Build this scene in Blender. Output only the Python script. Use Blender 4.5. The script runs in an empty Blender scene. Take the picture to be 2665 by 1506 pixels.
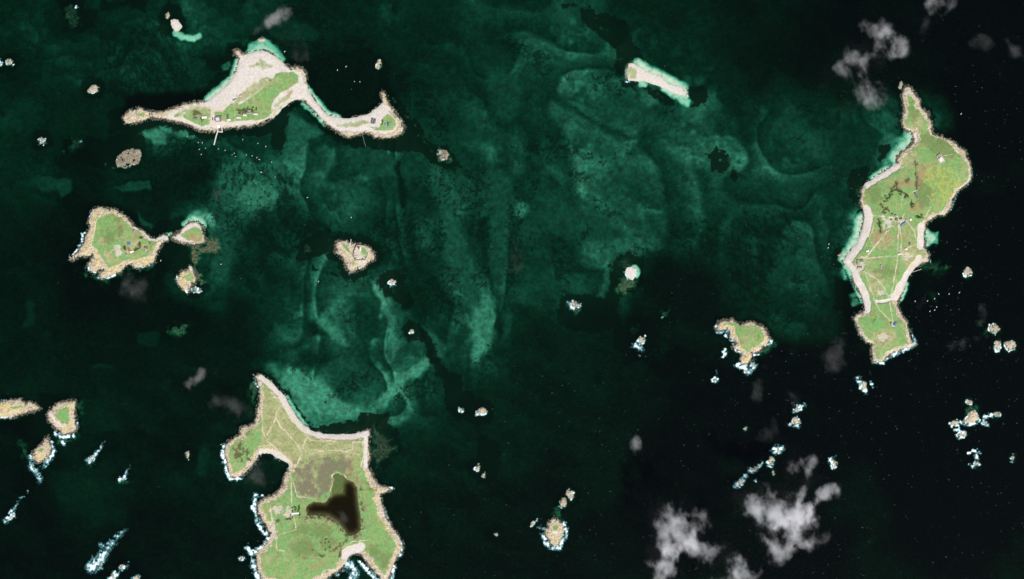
import bpy, math, random
import numpy as np
from mathutils import Vector

# ------------------------------------------------------------------ frame
S = 1.75                      # metres per map unit
MW, MH = 2665.0, 1506.0       # map units across / down
def wx(px): return (px - MW / 2) * S
def wy(py): return (MH / 2 - py) * S
scene = bpy.context.scene
C = scene.collection

# ------------------------------------------------------------------ camera
CAMH = 14000.0
cam = bpy.data.cameras.new('camera')
cam.sensor_width = 36.0
cam.lens = 36.0 * CAMH / (MW * S)
cam.clip_start = 100.0
cam.clip_end = 120000.0
camo = bpy.data.objects.new('camera', cam)
camo.location = (0, 0, CAMH)
C.objects.link(camo)
scene.camera = camo

# ------------------------------------------------------------------ light
AZ, EL = math.radians(150), math.radians(54)
sd = Vector((math.sin(AZ) * math.cos(EL), math.cos(AZ) * math.cos(EL), math.sin(EL)))
world = bpy.data.worlds.new('World')
scene.world = world
world.use_nodes = True
wn = world.node_tree.nodes
sky = wn.new('ShaderNodeTexSky')
sky.sky_type = 'NISHITA'
sky.sun_disc = False
sky.sun_elevation = EL
sky.sun_rotation = AZ
wn['Background'].inputs['Strength'].default_value = 0.05
world.node_tree.links.new(sky.outputs[0], wn['Background'].inputs['Color'])
sun = bpy.data.lights.new('sun', 'SUN')
sun.energy = 4.4
sun.angle = math.radians(0.5)
sun.color = (1.0, 0.965, 0.91)
suno = bpy.data.objects.new('sun', sun)
suno.rotation_euler = sd.to_track_quat('Z', 'Y').to_euler()
suno.location = (800, -1500, 3000)
C.objects.link(suno)
scene.view_settings.view_transform = 'Standard'
scene.view_settings.look = 'None'
scene.view_settings.exposure = 0.45
scene.view_settings.gamma = 1.0
scene.view_settings.use_curve_mapping = False
scene.cycles.use_denoising = True
scene.cycles.use_adaptive_sampling = True
scene.cycles.adaptive_threshold = 0.02
scene.cycles.volume_bounces = 5
scene.cycles.volume_max_steps = 160
scene.cycles.transparent_max_bounces = 16
scene.cycles.max_bounces = 6
scene.cycles.diffuse_bounces = 2
scene.cycles.glossy_bounces = 1

# ------------------------------------------------------------------ noise and shapes (map units)
rng = np.random.default_rng(7)
random.seed(11)
TAB = rng.random((256, 256)).astype(np.float32)
def vn(x, y, seed):
    x = x + seed * 37.13 + 1000.0
    y = y + seed * 91.71 + 1000.0
    xf = np.floor(x); yf = np.floor(y)
    u = (x - xf).astype(np.float32); v = (y - yf).astype(np.float32)
    u = u * u * u * (u * (u * 6 - 15) + 10); v = v * v * v * (v * (v * 6 - 15) + 10)
    xi = xf.astype(np.int32) & 255; yi = yf.astype(np.int32) & 255
    xj = (xi + 1) & 255; yj = (yi + 1) & 255
    a = TAB[yi, xi]; b = TAB[yi, xj]; c = TAB[yj, xi]; d = TAB[yj, xj]
    return a + (b - a) * u + (c - a) * v + (a - b - c + d) * u * v
def fbm(x, y, scale, octv=3, seed=0):
    s = 0; amp = 1.0; tot = 0; f = 1.0 / scale
    for o in range(octv):
        s = s + amp * vn(x * f, y * f, seed + o * 3.7)
        tot += amp; amp *= 0.5; f *= 2.03
    return s / tot
def ss(e0, e1, x):
    t = np.clip((x - e0) / (e1 - e0), 0, 1)
    return t * t * (3 - 2 * t)
def T(x0, y0, z):
    return lambda *p: [(x0 + a / z, y0 + b / z) for a, b in p]
A = T(300, 100, 2.8622); B = T(2140, 180, 1.8196); Lo = T(550, 940, 2.5727); E = T(150, 500, 4.6836)
F = T(760, 590, 7.28); G = T(1500, 10, 5.0194); Hh = T(1440, 640, 4.55); I = T(1820, 800, 5.6)
J = T(0, 1020, 2.9972); K = T(1340, 1250, 7.28); Lr = T(2440, 650, 2.4267); M = T(0, 0, 3.166)
N = T(1640, 1010, 2.935); O = T(1160, 1020, 3.643); P = T(2140, 0, 4.8533); Q = T(900, 120, 4.2833)
R = T(1240, 20, 2.6286); Tt = T(680, 420, 2.0803); U = T(1240, 420, 2.5104); D = T(0, 0, 0.96660)
V = T(380, 340, 6.066); Y6 = T(620, 0, 6.7789); W = T(2200, 540, 8.09); X5 = T(2210, 660, 4.8517)
A2 = T(540, 280, 16.1); E2 = T(320, 600, 18.2); Q2 = T(950, 290, 20.8); C2 = T(740, 1290, 18.2)

class Grid:
    def __init__(s, x0, y0, x1, y1, step):
        s.step = step; s.x0 = x0; s.y0 = y0
        s.nx = int(round((x1 - x0) / step)) + 1; s.ny = int(round((y1 - y0) / step)) + 1
        s.X, s.Y = np.meshgrid((x0 + np.arange(s.nx) * step).astype(np.float32), (y0 + np.arange(s.ny) * step).astype(np.float32))
    def warp(s, amp, scale, seed=50, amp2=0, scale2=1):
        s.WX = s.X + amp * 2 * (fbm(s.X, s.Y, scale, 3, seed) - .5)
        s.WY = s.Y + amp * 2 * (fbm(s.X, s.Y, scale, 3, seed + 20) - .5)
    def win(s, pts, m):
        xs = [p[0] for p in pts]; ys = [p[1] for p in pts]
        a = max(0, int((min(xs) - m - s.x0) / s.step)); b = min(s.nx, int((max(xs) + m - s.x0) / s.step) + 2)
        c = max(0, int((min(ys) - m - s.y0) / s.step)); d = min(s.ny, int((max(ys) + m - s.y0) / s.step) + 2)
        if a >= b or c >= d: return None
        return (slice(c, d), slice(a, b))
def sdf(px, py, pts, closed=True):
    """signed distance to a polygon (positive inside); for an open line the negative distance"""
    d2 = np.full(px.shape, 1e12, np.float32)
    ins = np.zeros(px.shape, bool)
    n = len(pts)
    if n == 1:
        return -np.hypot(px - pts[0][0], py - pts[0][1])
    for i in range(n if closed else n - 1):
        ax, ay = pts[i]; bx, by = pts[(i + 1) % n]
        ex, ey = bx - ax, by - ay
        l2 = ex * ex + ey * ey + 1e-9
        t = np.clip(((px - ax) * ex + (py - ay) * ey) / l2, 0, 1)
        d2 = np.minimum(d2, (px - ax - t * ex) ** 2 + (py - ay - t * ey) ** 2)
        if closed:
            c = ((ay > py) != (by > py)) & (px < (bx - ax) * (py - ay) / (by - ay + 1e-12) + ax)
            ins ^= c
    d = np.sqrt(d2)
    return np.where(ins, d, -d) if closed else -d
def stroke_sd(px, py, pts, w0, w1=None):
    """positive inside a line whose half width runs from w0 to w1"""
    if w1 is None or len(pts) < 2:
        return sdf(px, py, pts, False) + w0
    best = np.full(px.shape, -1e9, np.float32)
    n = len(pts) - 1
    for i in range(n):
        ax, ay = pts[i]; bx, by = pts[i + 1]
        ex, ey = bx - ax, by - ay
        l2 = ex * ex + ey * ey + 1e-9
        t = np.clip(((px - ax) * ex + (py - ay) * ey) / l2, 0, 1)
        r = w0 + (w1 - w0) * (i + t) / n
        best = np.maximum(best, r - np.hypot(px - ax - t * ex, py - ay - t * ey))
    return best
def ell(cx, cy, rx, ry, rot=0, n=14):
    r = math.radians(rot)
    return [(cx + rx * math.cos(a) * math.cos(r) - ry * math.sin(a) * math.sin(r), cy + rx * math.cos(a) * math.sin(r) + ry * math.sin(a) * math.cos(r))
            for a in [2 * math.pi * k / n for k in range(n)]]
def el(tr, cx, cy, rx, ry, rot=0):
    return tr(*ell(cx, cy, rx, ry, rot))

# ------------------------------------------------------------------ islands: traced data
ISL = []
def isl(name, label, cat, pts, group=None, **k):
    d = dict(name=name, label=label, cat=cat, pts=pts, group=group, rim=8, grass='auto', gp=[], sand=[], rock=[], dry=[], path=[], scrub=[], orange=[], yellow=[], pale=[], H=7,
             halo=10, base='rock', lake=None, foam=0, tint=[], marsh=[], slope=.35, rough=1.0, lich=.6)
    d.update(k); ISL.append(d); return d

isl('island', 'long sandy island with a village, jetty and two bays', 'island',
    A((60,590),(110,535),(190,525),(270,550),(340,550),(400,540),(470,505),(560,480),(640,470),(690,468),(730,440),(790,390),(850,330),(890,270),(920,200),(925,150),(890,120),(885,90),(915,85),(945,120),(985,125),(1040,105),(1090,95),(1140,105),(1190,140),(1240,180),(1300,215),(1350,215),(1400,230),(1420,270),(1425,340),(1425,375),(1450,420),(1490,480),(1540,540),(1580,575),(1640,595),(1720,602),(1800,595),(1870,575),(1930,540),(1980,500),(2000,480),(1985,440),(1975,405),(1990,400),(2020,440),(2045,500),(2090,560),(2130,610),(2155,670),(2140,700),(2090,730),(2000,745),(1930,730),(1870,700),(1800,720),(1740,740),(1690,720),(1640,690),(1570,640),(1555,610),(1500,560),(1450,500),(1410,465),(1350,455),(1290,480),(1240,520),(1200,570),(1150,610),(1080,640),(1000,655),(900,665),(800,670),(740,695),(660,695),(600,680),(570,655),(520,635),(450,625),(380,605),(310,598),(250,600),(180,620),(120,640),(75,630)),
    grass='poly', base='sand', rim=5, halo=14, H=6, lich=.25,
    gp=[A((1190,260),(1260,255),(1330,250),(1370,285),(1360,330),(1300,370),(1230,410),(1180,460),(1160,520),(1170,560),(1120,600),(1060,612),(980,615),(900,620),(850,622),(800,600),(830,550),(870,500),(940,490),(980,460),(1050,410),(1120,350),(1180,310)),
        A((500,570),(560,535),(640,525),(710,530),(720,580),(700,640),(650,660),(600,640),(550,610),(510,600)),
        A((730,545),(800,540),(860,485),(920,480),(900,540),(820,620),(740,600)),
        A((2000,590),(2030,570),(2070,590),(2095,640),(2070,680),(2010,690),(1950,690),(1895,665),(1900,655),(1960,665),(1985,640)), el(A,185,570,30,12), el(A,470,570,40,14,-20)],
    dry=[A((1100,310),(1170,290),(1210,310),(1060,415),(940,470),(880,500),(900,450),(1000,370)), A((1660,650),(1750,640),(1850,615),(1880,625),(1800,660),(1700,660)), A((470,540),(600,500),(700,510),(710,540),(560,540),(480,575)), A((1000,210),(1080,165),(1150,185),(1160,210),(1090,225)), A((1170,540),(1230,450),(1320,400),(1300,440),(1230,490),(1180,570))],
    rock=[A((40,500),(300,520),(390,530),(400,600),(300,660),(40,680)), A((560,670),(800,668),(1000,650),(1120,620),(1160,640),(1000,680),(700,720)), A((2040,470),(2180,650),(2160,740),(1900,760),(1640,720),(1660,690),(1800,700),(1900,700),(2010,715),(2090,700),(2110,650),(2060,570)), A((1290,195),(1430,200),(1440,350),(1400,340),(1385,260),(1340,240),(1290,240)), A((1960,390),(2030,420),(2060,520),(2010,500)), A((860,60),(950,70),(940,130),(900,140)), A((400,530),(560,470),(690,460),(690,475),(560,500),(420,555))],
    sand=[(A((690,475),(790,400),(870,330),(920,260),(940,180),(1000,130),(1090,110),(1170,150),(1240,195)),8), (A((1400,300),(1410,380),(1440,440),(1500,520),(1560,590),(1640,610),(1740,615),(1850,600),(1940,555),(1995,500)),9), (A((1390,440),(1300,470),(1230,540),(1180,590)),5), (A((390,590),(450,600),(520,620),(600,650)),3.5)],
    path=[(A((400,590),(480,600),(560,640),(640,675),(720,650),(830,640),(960,628),(1080,620),(1150,590),(1220,510),(1290,460),(1390,430)),1.2), (A((725,545),(800,545),(850,490),(930,420),(1030,330),(1110,260),(1180,230)),1.0), (A((720,530),(718,640)),.9), (A((888,535),(895,620)),.9), (A((1370,270),(1380,350),(1400,430)),1.0), (A((420,575),(520,530),(640,500),(720,520)),1.0),(A((2020,520),(2080,580),(2105,650),(2070,700),(1990,715),(1900,680)),1.0)],
    pale=[el(A,730,600,24,40), el(A,1925,620,40,40)], scrub=[el(A,950,545,50,22), el(A,1010,540,40,18), el(A,650,600,14,14), el(A,1150,320,8,10), el(A,610,560,30,14)], orange=[el(A,1300,400,60,14,-30), el(A,780,520,60,20,-20)])
isl('island', 'large eastern island with a fort, crossing paths and white beaches', 'island',
    B((395,80),(415,85),(435,115),(460,150),(465,180),(500,210),(515,245),(520,310),(560,318),(600,335),(640,360),(675,390),(690,430),(705,470),(705,520),(680,550),(640,580),(620,620),(605,660),(580,690),(530,700),(490,735),(480,790),(485,840),(505,880),(500,910),(450,930),(420,960),(400,1000),(380,1050),(360,1090),(350,1110),(375,1160),(400,1195),(412,1240),(420,1280),(440,1305),(400,1320),(350,1335),(310,1355),(280,1385),(240,1380),(235,1340),(240,1300),(210,1285),(180,1260),(165,1215),(148,1180),(160,1155),(205,1145),(200,1100),(180,1060),(150,1010),(140,960),(120,930),(100,912),(130,870),(165,830),(190,770),(198,700),(195,660),(180,620),(185,570),(210,540),(260,510),(310,480),(358,450),(360,415),(400,380),(430,350),(435,325),(425,300),(385,280),(380,250),(390,200),(385,160),(378,125)),
    rim=9, halo=9, H=11,
    sand=[(B((205,555),(260,520),(310,495),(355,462)),8), (B((210,665),(222,700),(208,770),(172,840),(125,905)),11), (B((115,912),(148,960),(175,1010),(202,1060),(215,1110),(212,1140)),9.5), (B((468,745),(463,800),(463,845)),8.5), (B((460,900),(418,955),(380,1015),(345,1075)),10), (B((260,1098),(300,1095),(335,1085)),4), (B((442,312),(446,342)),4)],
    rock=[B((480,860),(520,870),(530,920),(480,940),(440,950),(470,900)), B((170,560),(205,555),(200,660),(175,650))],
    path=[(B((360,740),(355,880),(352,930),(335,1020),(320,1090)),1.3), (B((335,742),(280,800),(220,880),(195,905)),1.3), (B((200,900),(280,890),(355,885)),1.0), (B((355,885),(400,850),(440,835)),1.0), (B((365,740),(375,830),(368,870)),.9), (B((398,722),(435,770),(440,805)),1.1), (B((200,962),(250,990),(290,1030),(318,1085)),1.1), (B((203,970),(235,1060),(270,1140),(330,1195)),1.2), (B((320,1095),(332,1190)),1.0), (B((240,695),(340,705)),1.1), (B((330,490),(395,460)),.9), (B((370,660),(380,600),(450,575)),.7), (B((440,690),(490,700),(520,640),(500,600)),.7), (B((575,412),(620,405)),.9), (B((238,700),(240,760),(205,840)),.7), (B((455,745),(450,800),(460,860)),1.0)],
    pale=[el(B,362,712,24,14), B((285,708),(325,708),(330,755),(290,760)), el(B,400,890,30,14), el(B,180,925,18,34), el(B,330,1205,14,14), el(B,290,1270,24,16), el(B,410,115,16,12), el(B,285,1060,26,14)],
    scrub=[(B((440,440),(442,500),(448,575)),2.2), (B((285,645),(315,600),(350,545)),4.5), (B((340,572),(382,590)),4), el(B,400,603,12,10), el(B,425,640,12,14), el(B,460,697,18,9), el(B,300,672,14,12), (B((266,715),(276,770)),4), el(B,400,525,14,12), el(B,248,1190,6,18), (B((455,290),(460,340)),1.0)],
    tint=[el(B,480,600,40,60), el(B,600,400,50,26), el(B,500,330,40,26), el(B,430,200,20,60), el(B,300,960,60,20), el(B,560,370,60,40), el(B,250,600,30,40)],
    orange=[el(B,400,545,40,28), el(B,318,570,28,18), el(B,445,655,36,26), el(B,290,800,50,30), el(B,360,800,40,20), el(B,400,940,50,20), el(B,380,1060,30,24), el(B,470,500,20,60)],
    yellow=[el(B,555,545,100,80), el(B,600,620,50,40)], dry=[el(B,280,810,60,40), el(B,400,420,60,50), el(B,300,1270,60,40), el(B,420,880,60,60), el(B,250,1010,40,60), el(B,440,250,30,50)])
isl('island', 'southern island enclosing a dark brown lake beside a farm', 'island',
    Lo((290,90),(330,85),(350,100),(400,140),(440,180),(490,230),(520,290),(560,360),(610,420),(670,465),(750,485),(850,490),(940,488),(1010,475),(1050,455),(1055,500),(1050,560),(1060,640),(1050,710),(1080,760),(1110,820),(1160,835),(1210,850),(1170,870),(1130,880),(1140,950),(1160,1020),(1200,1090),(1240,1150),(1270,1190),(1285,1240),(1260,1290),(1230,1330),(1210,1400),(1190,1460),(1150,1480),(1120,1430),(1080,1390),(1040,1330),(1000,1290),(960,1275),(920,1300),(900,1350),(850,1400),(800,1430),(740,1470),(600,1520),(450,1510),(350,1460),(310,1400),(300,1330),(290,1290),(330,1250),(370,1200),(395,1160),(375,1110),(340,1060),(310,1010),(310,960),(340,925),(390,905),(450,870),(480,830),(490,780),(500,740),(525,705),(520,680),(480,660),(440,640),(400,610),(340,610),(310,640),(280,690),(220,750),(170,780),(130,770),(110,730),(100,670),(85,610),(90,550),(130,520),(190,490),(200,435),(250,425),(285,410),(310,330),(320,250),(330,190),(310,150)),
    rim=14, halo=9, H=8, lich=.9,
    sand=[(Lo((340,105),(415,170),(470,228),(512,310),(560,390),(620,452),(720,490),(850,502),(950,498),(1040,482)),8.5), (Lo((1038,500),(1033,620),(1035,700)),5), (Lo((340,608),(430,615),(490,655),(520,695)),9), (Lo((890,1290),(930,1262),(1000,1240)),12)],
    rock=[Lo((1060,480),(1200,560),(1200,700),(1070,740),(1045,620)), Lo((300,90),(360,200),(330,330),(300,420),(280,300),(290,150))],
    path=[(Lo((470,290),(440,330),(430,370),(470,440),(530,500),(590,570),(605,620),(580,680),(540,710),(525,730)),1.5), (Lo((400,200),(470,290),(500,310),(560,400),(620,470),(660,520)),1.0), (Lo((340,250),(340,350),(345,460),(375,530),(420,565),(500,640),(535,690)),1.3), (Lo((430,390),(380,480),(380,520)),1.1), (Lo((605,580),(700,592),(800,590),(900,598),(1000,625)),.9), (Lo((640,510),(610,580)),1.1), (Lo((660,520),(800,545),(840,590)),.9), (Lo((900,597),(950,585),(950,540),(1015,535),(1018,640),(1005,700)),1.0), (Lo((530,740),(540,860),(540,1000),(570,1110)),1.1), (Lo((320,565),(400,560)),.9), (Lo((600,650),(700,605),(830,590)),.8), (Lo((880,1240),(940,1205),(1060,1190)),1.1), (Lo((450,1160),(570,1120)),.9), (Lo((395,960),(410,1060),(430,1140),(440,1260),(490,1262)),1.3), (Lo((805,905),(800,860),(820,790),(805,760),(840,743),(885,755),(905,775)),1.6), (Lo((545,790),(580,900),(700,915)),.7)],
    pale=[el(Lo,450,990,40,26), el(Lo,415,1120,14,50), el(Lo,520,1010,20,30)],
    scrub=[Lo((150,580),(205,540),(225,600),(200,690),(160,640)), el(Lo,255,620,14,50), (Lo((915,1170),(872,1240),(860,1300)),1.6), (Lo((690,1262),(740,1300),(830,1255),(885,1205)),1.2), (Lo((440,1065),(530,1050)),.8), (Lo((640,1045),(760,1030),(830,1070),(880,1120),(905,1165)),2.5), (Lo((1000,850),(1008,1000),(1008,1120),(960,1175)),2)],
    tint=[el(Lo,600,1120,70,40), el(Lo,780,1215,60,40), el(Lo,620,1250,90,60), el(Lo,730,1130,80,60), el(Lo,1160,1330,40,60), el(Lo,1110,1270,60,40,30), el(Lo,1080,800,40,60), el(Lo,230,480,40,26), Lo((725,700),(790,645),(890,640),(915,700),(905,760),(850,738),(805,765),(800,850),(740,870),(700,800))],
    marsh=[(Lo((640,1035),(760,1032),(830,1068),(890,1125),(930,1168),(985,1150),(1008,1100),(1004,1000),(992,900),(975,820)),3.5), Lo((552,700),(620,668),(720,665),(800,640),(880,638),(930,670),(905,760),(850,738),(805,765),(800,850),(775,915),(690,905),(600,890),(565,850))],
    orange=[el(Lo,630,1280,34,60), el(Lo,730,1370,80,26), (Lo((935,660),(930,760),(960,800)),6), el(Lo,1025,940,18,40), el(Lo,830,1290,20,60), (Lo((880,1130),(820,1070),(760,1035)),6), el(Lo,985,1160,24,20)],
    dry=[Lo((350,190),(470,250),(620,450),(750,510),(1000,520),(1000,650),(700,660),(560,700),(430,600),(330,590),(330,400),(340,250)), Lo((540,700),(640,660),(780,660),(720,900),(600,900))],
    yellow=[el(Lo,1130,1040,18,120,-15), el(Lo,360,1050,22,70,-10)],
    lake=Lo((825,745),(880,745),(910,790),(950,800),(975,840),(985,950),(1000,1050),(1000,1120),(960,1160),(910,1160),(880,1110),(830,1060),(780,1030),(720,1025),(640,1025),(630,970),(680,935),(760,940),(790,900),(805,830),(810,770)))
isl('island', 'rounded green island with gardens and a blue roof', 'island',
    E((500,190),(430,215),(400,300),(375,360),(385,420),(380,490),(340,540),(330,600),(300,650),(260,720),(200,770),(150,800),(150,830),(200,820),(260,780),(330,790),(400,780),(430,750),(440,800),(400,850),(375,900),(390,960),(440,985),(500,960),(530,930),(560,960),(500,1010),(500,1040),(550,1065),(620,1030),(700,1010),(780,960),(830,900),(900,870),(940,920),(1010,930),(1100,900),(1170,860),(1190,790),(1220,720),(1260,650),(1290,600),(1340,590),(1340,550),(1280,535),(1210,570),(1150,580),(1090,520),(1040,480),(980,460),(920,400),(850,330),(780,260),(700,225),(600,205),(540,195)),
    grass='poly', H=8, halo=12, lich=.9,
    gp=[E((560,265),(680,265),(780,320),(850,390),(920,450),(1000,490),(1060,560),(1120,600),(1200,610),(1200,660),(1150,740),(1080,790),(980,820),(850,830),(780,860),(620,930),(580,870),(530,800),(480,700),(420,650),(440,540),(470,430),(480,330))],
    sand=[(E((1230,575),(1290,555),(1335,562)),5), (E((930,430),(1050,500),(1120,580),(1210,598)),2)],
    pale=[E((700,665),(770,655),(790,700),(790,770),(700,800))],
    dry=[E((860,490),(930,450),(1000,500),(1020,620),(1130,650),(1100,720),(960,700),(850,740),(780,680),(900,620)), el(E,590,760,60,60), el(E,550,600,60,50)],
    orange=[el(E,560,600,70,40), el(E,700,760,14,60), el(E,780,400,30,30)],
    scrub=[el(E,815,680,22,18), el(E,965,700,30,14,-30), el(E,1020,560,20,12), (E((1000,610),(1002,680)),1.5), (E((1120,620),(1135,660)),1.5)], tint=[el(E,720,340,40,40), el(E,620,560,80,60), el(E,760,480,40,60)],
    path=[(E((600,270),(480,330),(460,450),(430,600)),.8), (E((860,720),(850,770)),1)])
isl('islet', 'small triangular grassy islet with white sand beside the green island', 'islet',
    E((1690,370),(1740,400),(1775,440),(1780,520),(1800,600),(1760,625),(1650,635),(1540,625),(1460,600),(1390,570),(1390,530),(1480,490),(1540,430),(1600,390)),
    grass='poly', base='sand', H=4, halo=5, rim=3, lich=.2, gp=[E((1500,530),(1560,470),(1640,440),(1730,430),(1750,480),(1770,570),(1720,600),(1620,600),(1540,570))],
    dry=[E((1640,520),(1760,500),(1770,600),(1620,600))], orange=[el(E,1680,560,70,40)], scrub=[E((1385,575),(1385,520),(1490,480),(1460,530))], rock=[E((1740,400),(1830,420),(1820,640),(1540,650),(1540,615),(1760,610))])
isl('islet', 'small pear shaped islet with a grassy top south of the triangular one', 'islet',
    E((1620,900),(1660,960),(1690,1020),(1690,1080),(1660,1130),(1620,1170),(1590,1215),(1530,1180),(1470,1120),(1450,1050),(1470,1000),(1530,960),(1600,930)),
    grass='poly', H=5, halo=6, gp=[E((1560,1010),(1630,980),(1670,1050),(1650,1100),(1580,1090),(1540,1050))], dry=[E((1560,1010),(1630,980),(1670,1050),(1650,1100))], sand=[(E((1620,920),(1630,950)),3)], lich=.8)
isl('islet', 'rocky islet crowned by a round stone fort', 'islet',
    F((850,290),(930,275),(1000,280),(1050,310),(1200,320),(1300,345),(1400,370),(1480,420),(1550,480),(1565,560),(1540,630),(1440,690),(1350,770),(1250,830),(1100,870),(1060,810),(1010,740),(990,640),(960,590),(880,540),(800,480),(860,430),(830,360)),
    grass='poly', H=7, halo=15, gp=[F((940,335),(1000,325),(1070,390),(1120,510),(1060,480),(990,420)), F((1310,400),(1350,380),(1400,420),(1425,500),(1410,570),(1380,600),(1320,560),(1295,480)), F((1140,670),(1180,680),(1190,720),(1140,740),(1130,700))],
    pale=[F((1200,380),(1290,380),(1300,560),(1380,620),(1200,640),(1170,520)), el(F,1290,680,60,26)], path=[(F((930,330),(1000,430),(1120,560)),.9), (F((1310,385),(1390,400),(1440,500),(1420,590),(1380,640)),.9)], orange=[el(F,1130,450,14,60), el(F,1270,560,50,40)], lich=.4)
isl('sandbar', 'narrow bright white sandbar ringed by turquoise shallows', 'sandbar',
    G((690,790),(740,790),(830,840),(900,890),(1000,920),(1100,970),(1200,1050),(1300,1090),(1400,1110),(1450,1150),(1440,1190),(1350,1190),(1250,1150),(1150,1100),(1050,1060),(950,1030),(880,1005),(780,1005),(690,1000),(650,960),(650,900),(670,830)),
    grass='poly', base='sand', H=2.5, halo=0, rim=0, slope=.1, rough=.15, lich=0, gp=[el(G,770,900,14,14)], dry=[el(G,735,900,60,70)], rock=[G((645,800),(690,790),(675,1000),(640,980)), G((1400,1130),(1470,1140),(1460,1200),(1420,1190))])
isl('island', 'green island with a hooked western point and a surf beaten southern knob', 'island',
    I((250,260),(290,200),(370,175),(430,190),(480,160),(530,200),(600,235),(680,225),(740,195),(800,215),(850,250),(930,275),(990,350),(1005,440),(1020,470),(1000,520),(930,570),(880,620),(800,665),(770,640),(770,720),(740,790),(670,810),(600,800),(600,740),(640,670),(600,640),(520,600),(490,560),(540,500),(480,470),(440,420),(450,340),(410,300),(340,330),(270,340),(240,310)),
    grass='poly', H=9, halo=10, lich=1, gp=[I((350,250),(420,210),(500,210),(560,250),(700,260),(800,245),(890,290),(930,360),(940,440),(900,500),(860,550),(760,570),(740,640),(690,640),(640,590),(590,520),(580,470),(530,370),(510,270),(420,240))],
    scrub=[el(I,865,440,16,16)], dry=[el(I,760,300,80,40), el(I,640,500,30,50)])
isl('islet', 'elongated rocky islet at the left edge of the picture', 'islet',
    J((-90,90),(-60,70),(0,70),(60,65),(130,50),(200,70),(260,85),(320,125),(270,140),(220,150),(150,180),(80,195),(0,190),(-70,170)), grass='poly', H=6, halo=9, gp=[J((80,115),(160,95),(180,110),(110,130))], lich=1)
isl('islet', 'leaf shaped islet with a bright green centre and pale rocky rim', 'islet',
    J((370,170),(400,120),(450,85),(520,65),(590,65),(585,120),(585,200),(605,280),(570,310),(500,325),(450,300),(420,260),(380,210)), grass='poly', H=7, halo=8, gp=[J((430,170),(470,125),(540,110),(540,200),(530,250),(480,235))], sand=[(J((390,160),(440,230),(490,270)),3)], lich=.7)
isl('islet', 'small rocky islet with a green dot trailing surf to the south', 'islet',
    J((370,345),(395,400),(400,440),(390,500),(340,530),(290,545),(255,510),(260,460),(300,430)), grass='poly', H=5, halo=7, gp=[el(J,320,450,20,16)], lich=.9)
isl('islet', 'lone rocky islet with a small green cap ringed by surf', 'islet',
    K((620,800),(690,760),(760,700),(850,790),(930,830),(940,900),(920,1000),(890,1080),(860,1160),(820,1240),(740,1230),(680,1200),(640,1120),(570,1000),(570,930),(620,880)), grass='poly', H=7, halo=4, foam=0, gp=[el(K,760,880,50,60)], sand=[(K((740,970),(790,980)),4)], lich=.6)

def rock(label, pts, foam=3, sandy=0, H=4, halo=14, group=None, lich=.3, **k):
    isl('rocky_islet', label, 'islet', pts, group=group, grass='poly', H=H, halo=halo, foam=foam, base='sand' if sandy else 'rock', lich=lich, rim=0 if sandy else 8, **k)
rock('rock twin closest to the lone green capped islet', el(K,915,400,50,70), 2)
rock('outer rock of the pair north of the lone green capped islet', K((1010,160),(1060,210),(1110,210),(1110,280),(1070,350),(1010,310),(970,250)), 2)
rock('bright sandy rock islet on a dark reef south of the sandbar', Hh((850,310),(880,270),(930,255),(980,290),(980,350),(930,400),(870,380)), 3, 1, halo=0)
rock('awash rock covered by white foam left of the bright sandy islet', Hh((190,670),(230,650),(300,680),(290,710),(230,715)), 6, H=1.5)
rock('tan rock with a foam trail below the bright sandy islet', Hh((1010,1110),(1040,1075),(1080,1090),(1070,1130),(1020,1140)), 5)
rock('low rock off the northern tip of the fort island', el(B,374,78,7,13,10), 2)
rock('round rock at the tip of the western spit of the fort island', el(X5,-105,20,20,20), 0, H=2)
rock('tan rock east of the moored boats by the fort island', Lr((165,140),(185,115),(205,135),(215,155),(190,172),(165,160)), 4)
rock('upper rock of the trio near the right edge', el(Lr,355,495,30,24), 5)
rock('slim lower left rock of the trio near the right edge', el(Lr,380,600,15,32), 5)
rock('broad lower right rock of the trio near the right edge', el(Lr,458,603,36,30), 4)
rock('largest rock of the far eastern reef cluster', Lr((160,1080),(200,1030),(240,1010),(265,1060),(220,1095)), 4, H=6)
rock('small round rock north of the eastern reef cluster', el(Lr,195,955,18,13), 4)
rock('right hand arm rock of the eastern reef cluster', el(Lr,375,1040,20,10), 5)
rock('surf washed rock in the middle arm of the eastern cluster', el(Lr,302,1092,14,8), 6)
rock('left hand arm rock of the eastern reef cluster', el(Lr,105,1090,22,13), 6)
rock('lowest awash rock of the eastern reef cluster', el(Lr,150,1160,20,10), 6)
rock('rock with foam hook south of the eastern cluster', el(Lr,248,1350,14,12,-30), 8)
rock('foam smothered rock alone at the far right edge', el(Lr,475,1305,7,10), 7)
rock('foam smothered rock off the southern tip of the fort island', el(D,2172,968,6,9), 6)
rock('pale sandy islet in the upper left corner', M((1410,180),(1440,160),(1475,175),(1490,210),(1480,245),(1450,260),(1425,230)), 0, 1, halo=10)
rock('tiny rock just above the pale sandy upper left islet', el(M,1382,130,11,18,10), 0)
rock('oval pale rock west of the village island', el(M,768,742,42,26,-25), 2, halo=11)
rock('small rock at the left edge with a foam patch', el(M,75,515,20,16), 3)
rock('foam washed rock cut by the left edge', el(M,-4,520,12,16), 4)
rock('foam ringed rock southwest of the oval pale rock', el(M,342,1158,24,22), 6)
rock('brown weedy half tide shoal southwest of the village island', M((960,1340),(990,1270),(1060,1240),(1150,1240),(1165,1290),(1120,1350),(1040,1385),(980,1370)), 1, H=1.3, halo=7, sand=[(M((1100,1280),(1155,1245)),2)], weedy=.62)
rock('small tan rock above the northern beach of the village island', el(A,1090,18,22,13), 0)
rock('grey rock on the reef northeast of the village bay', el(A,1960,195,17,32,8), 2, halo=8)
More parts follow.
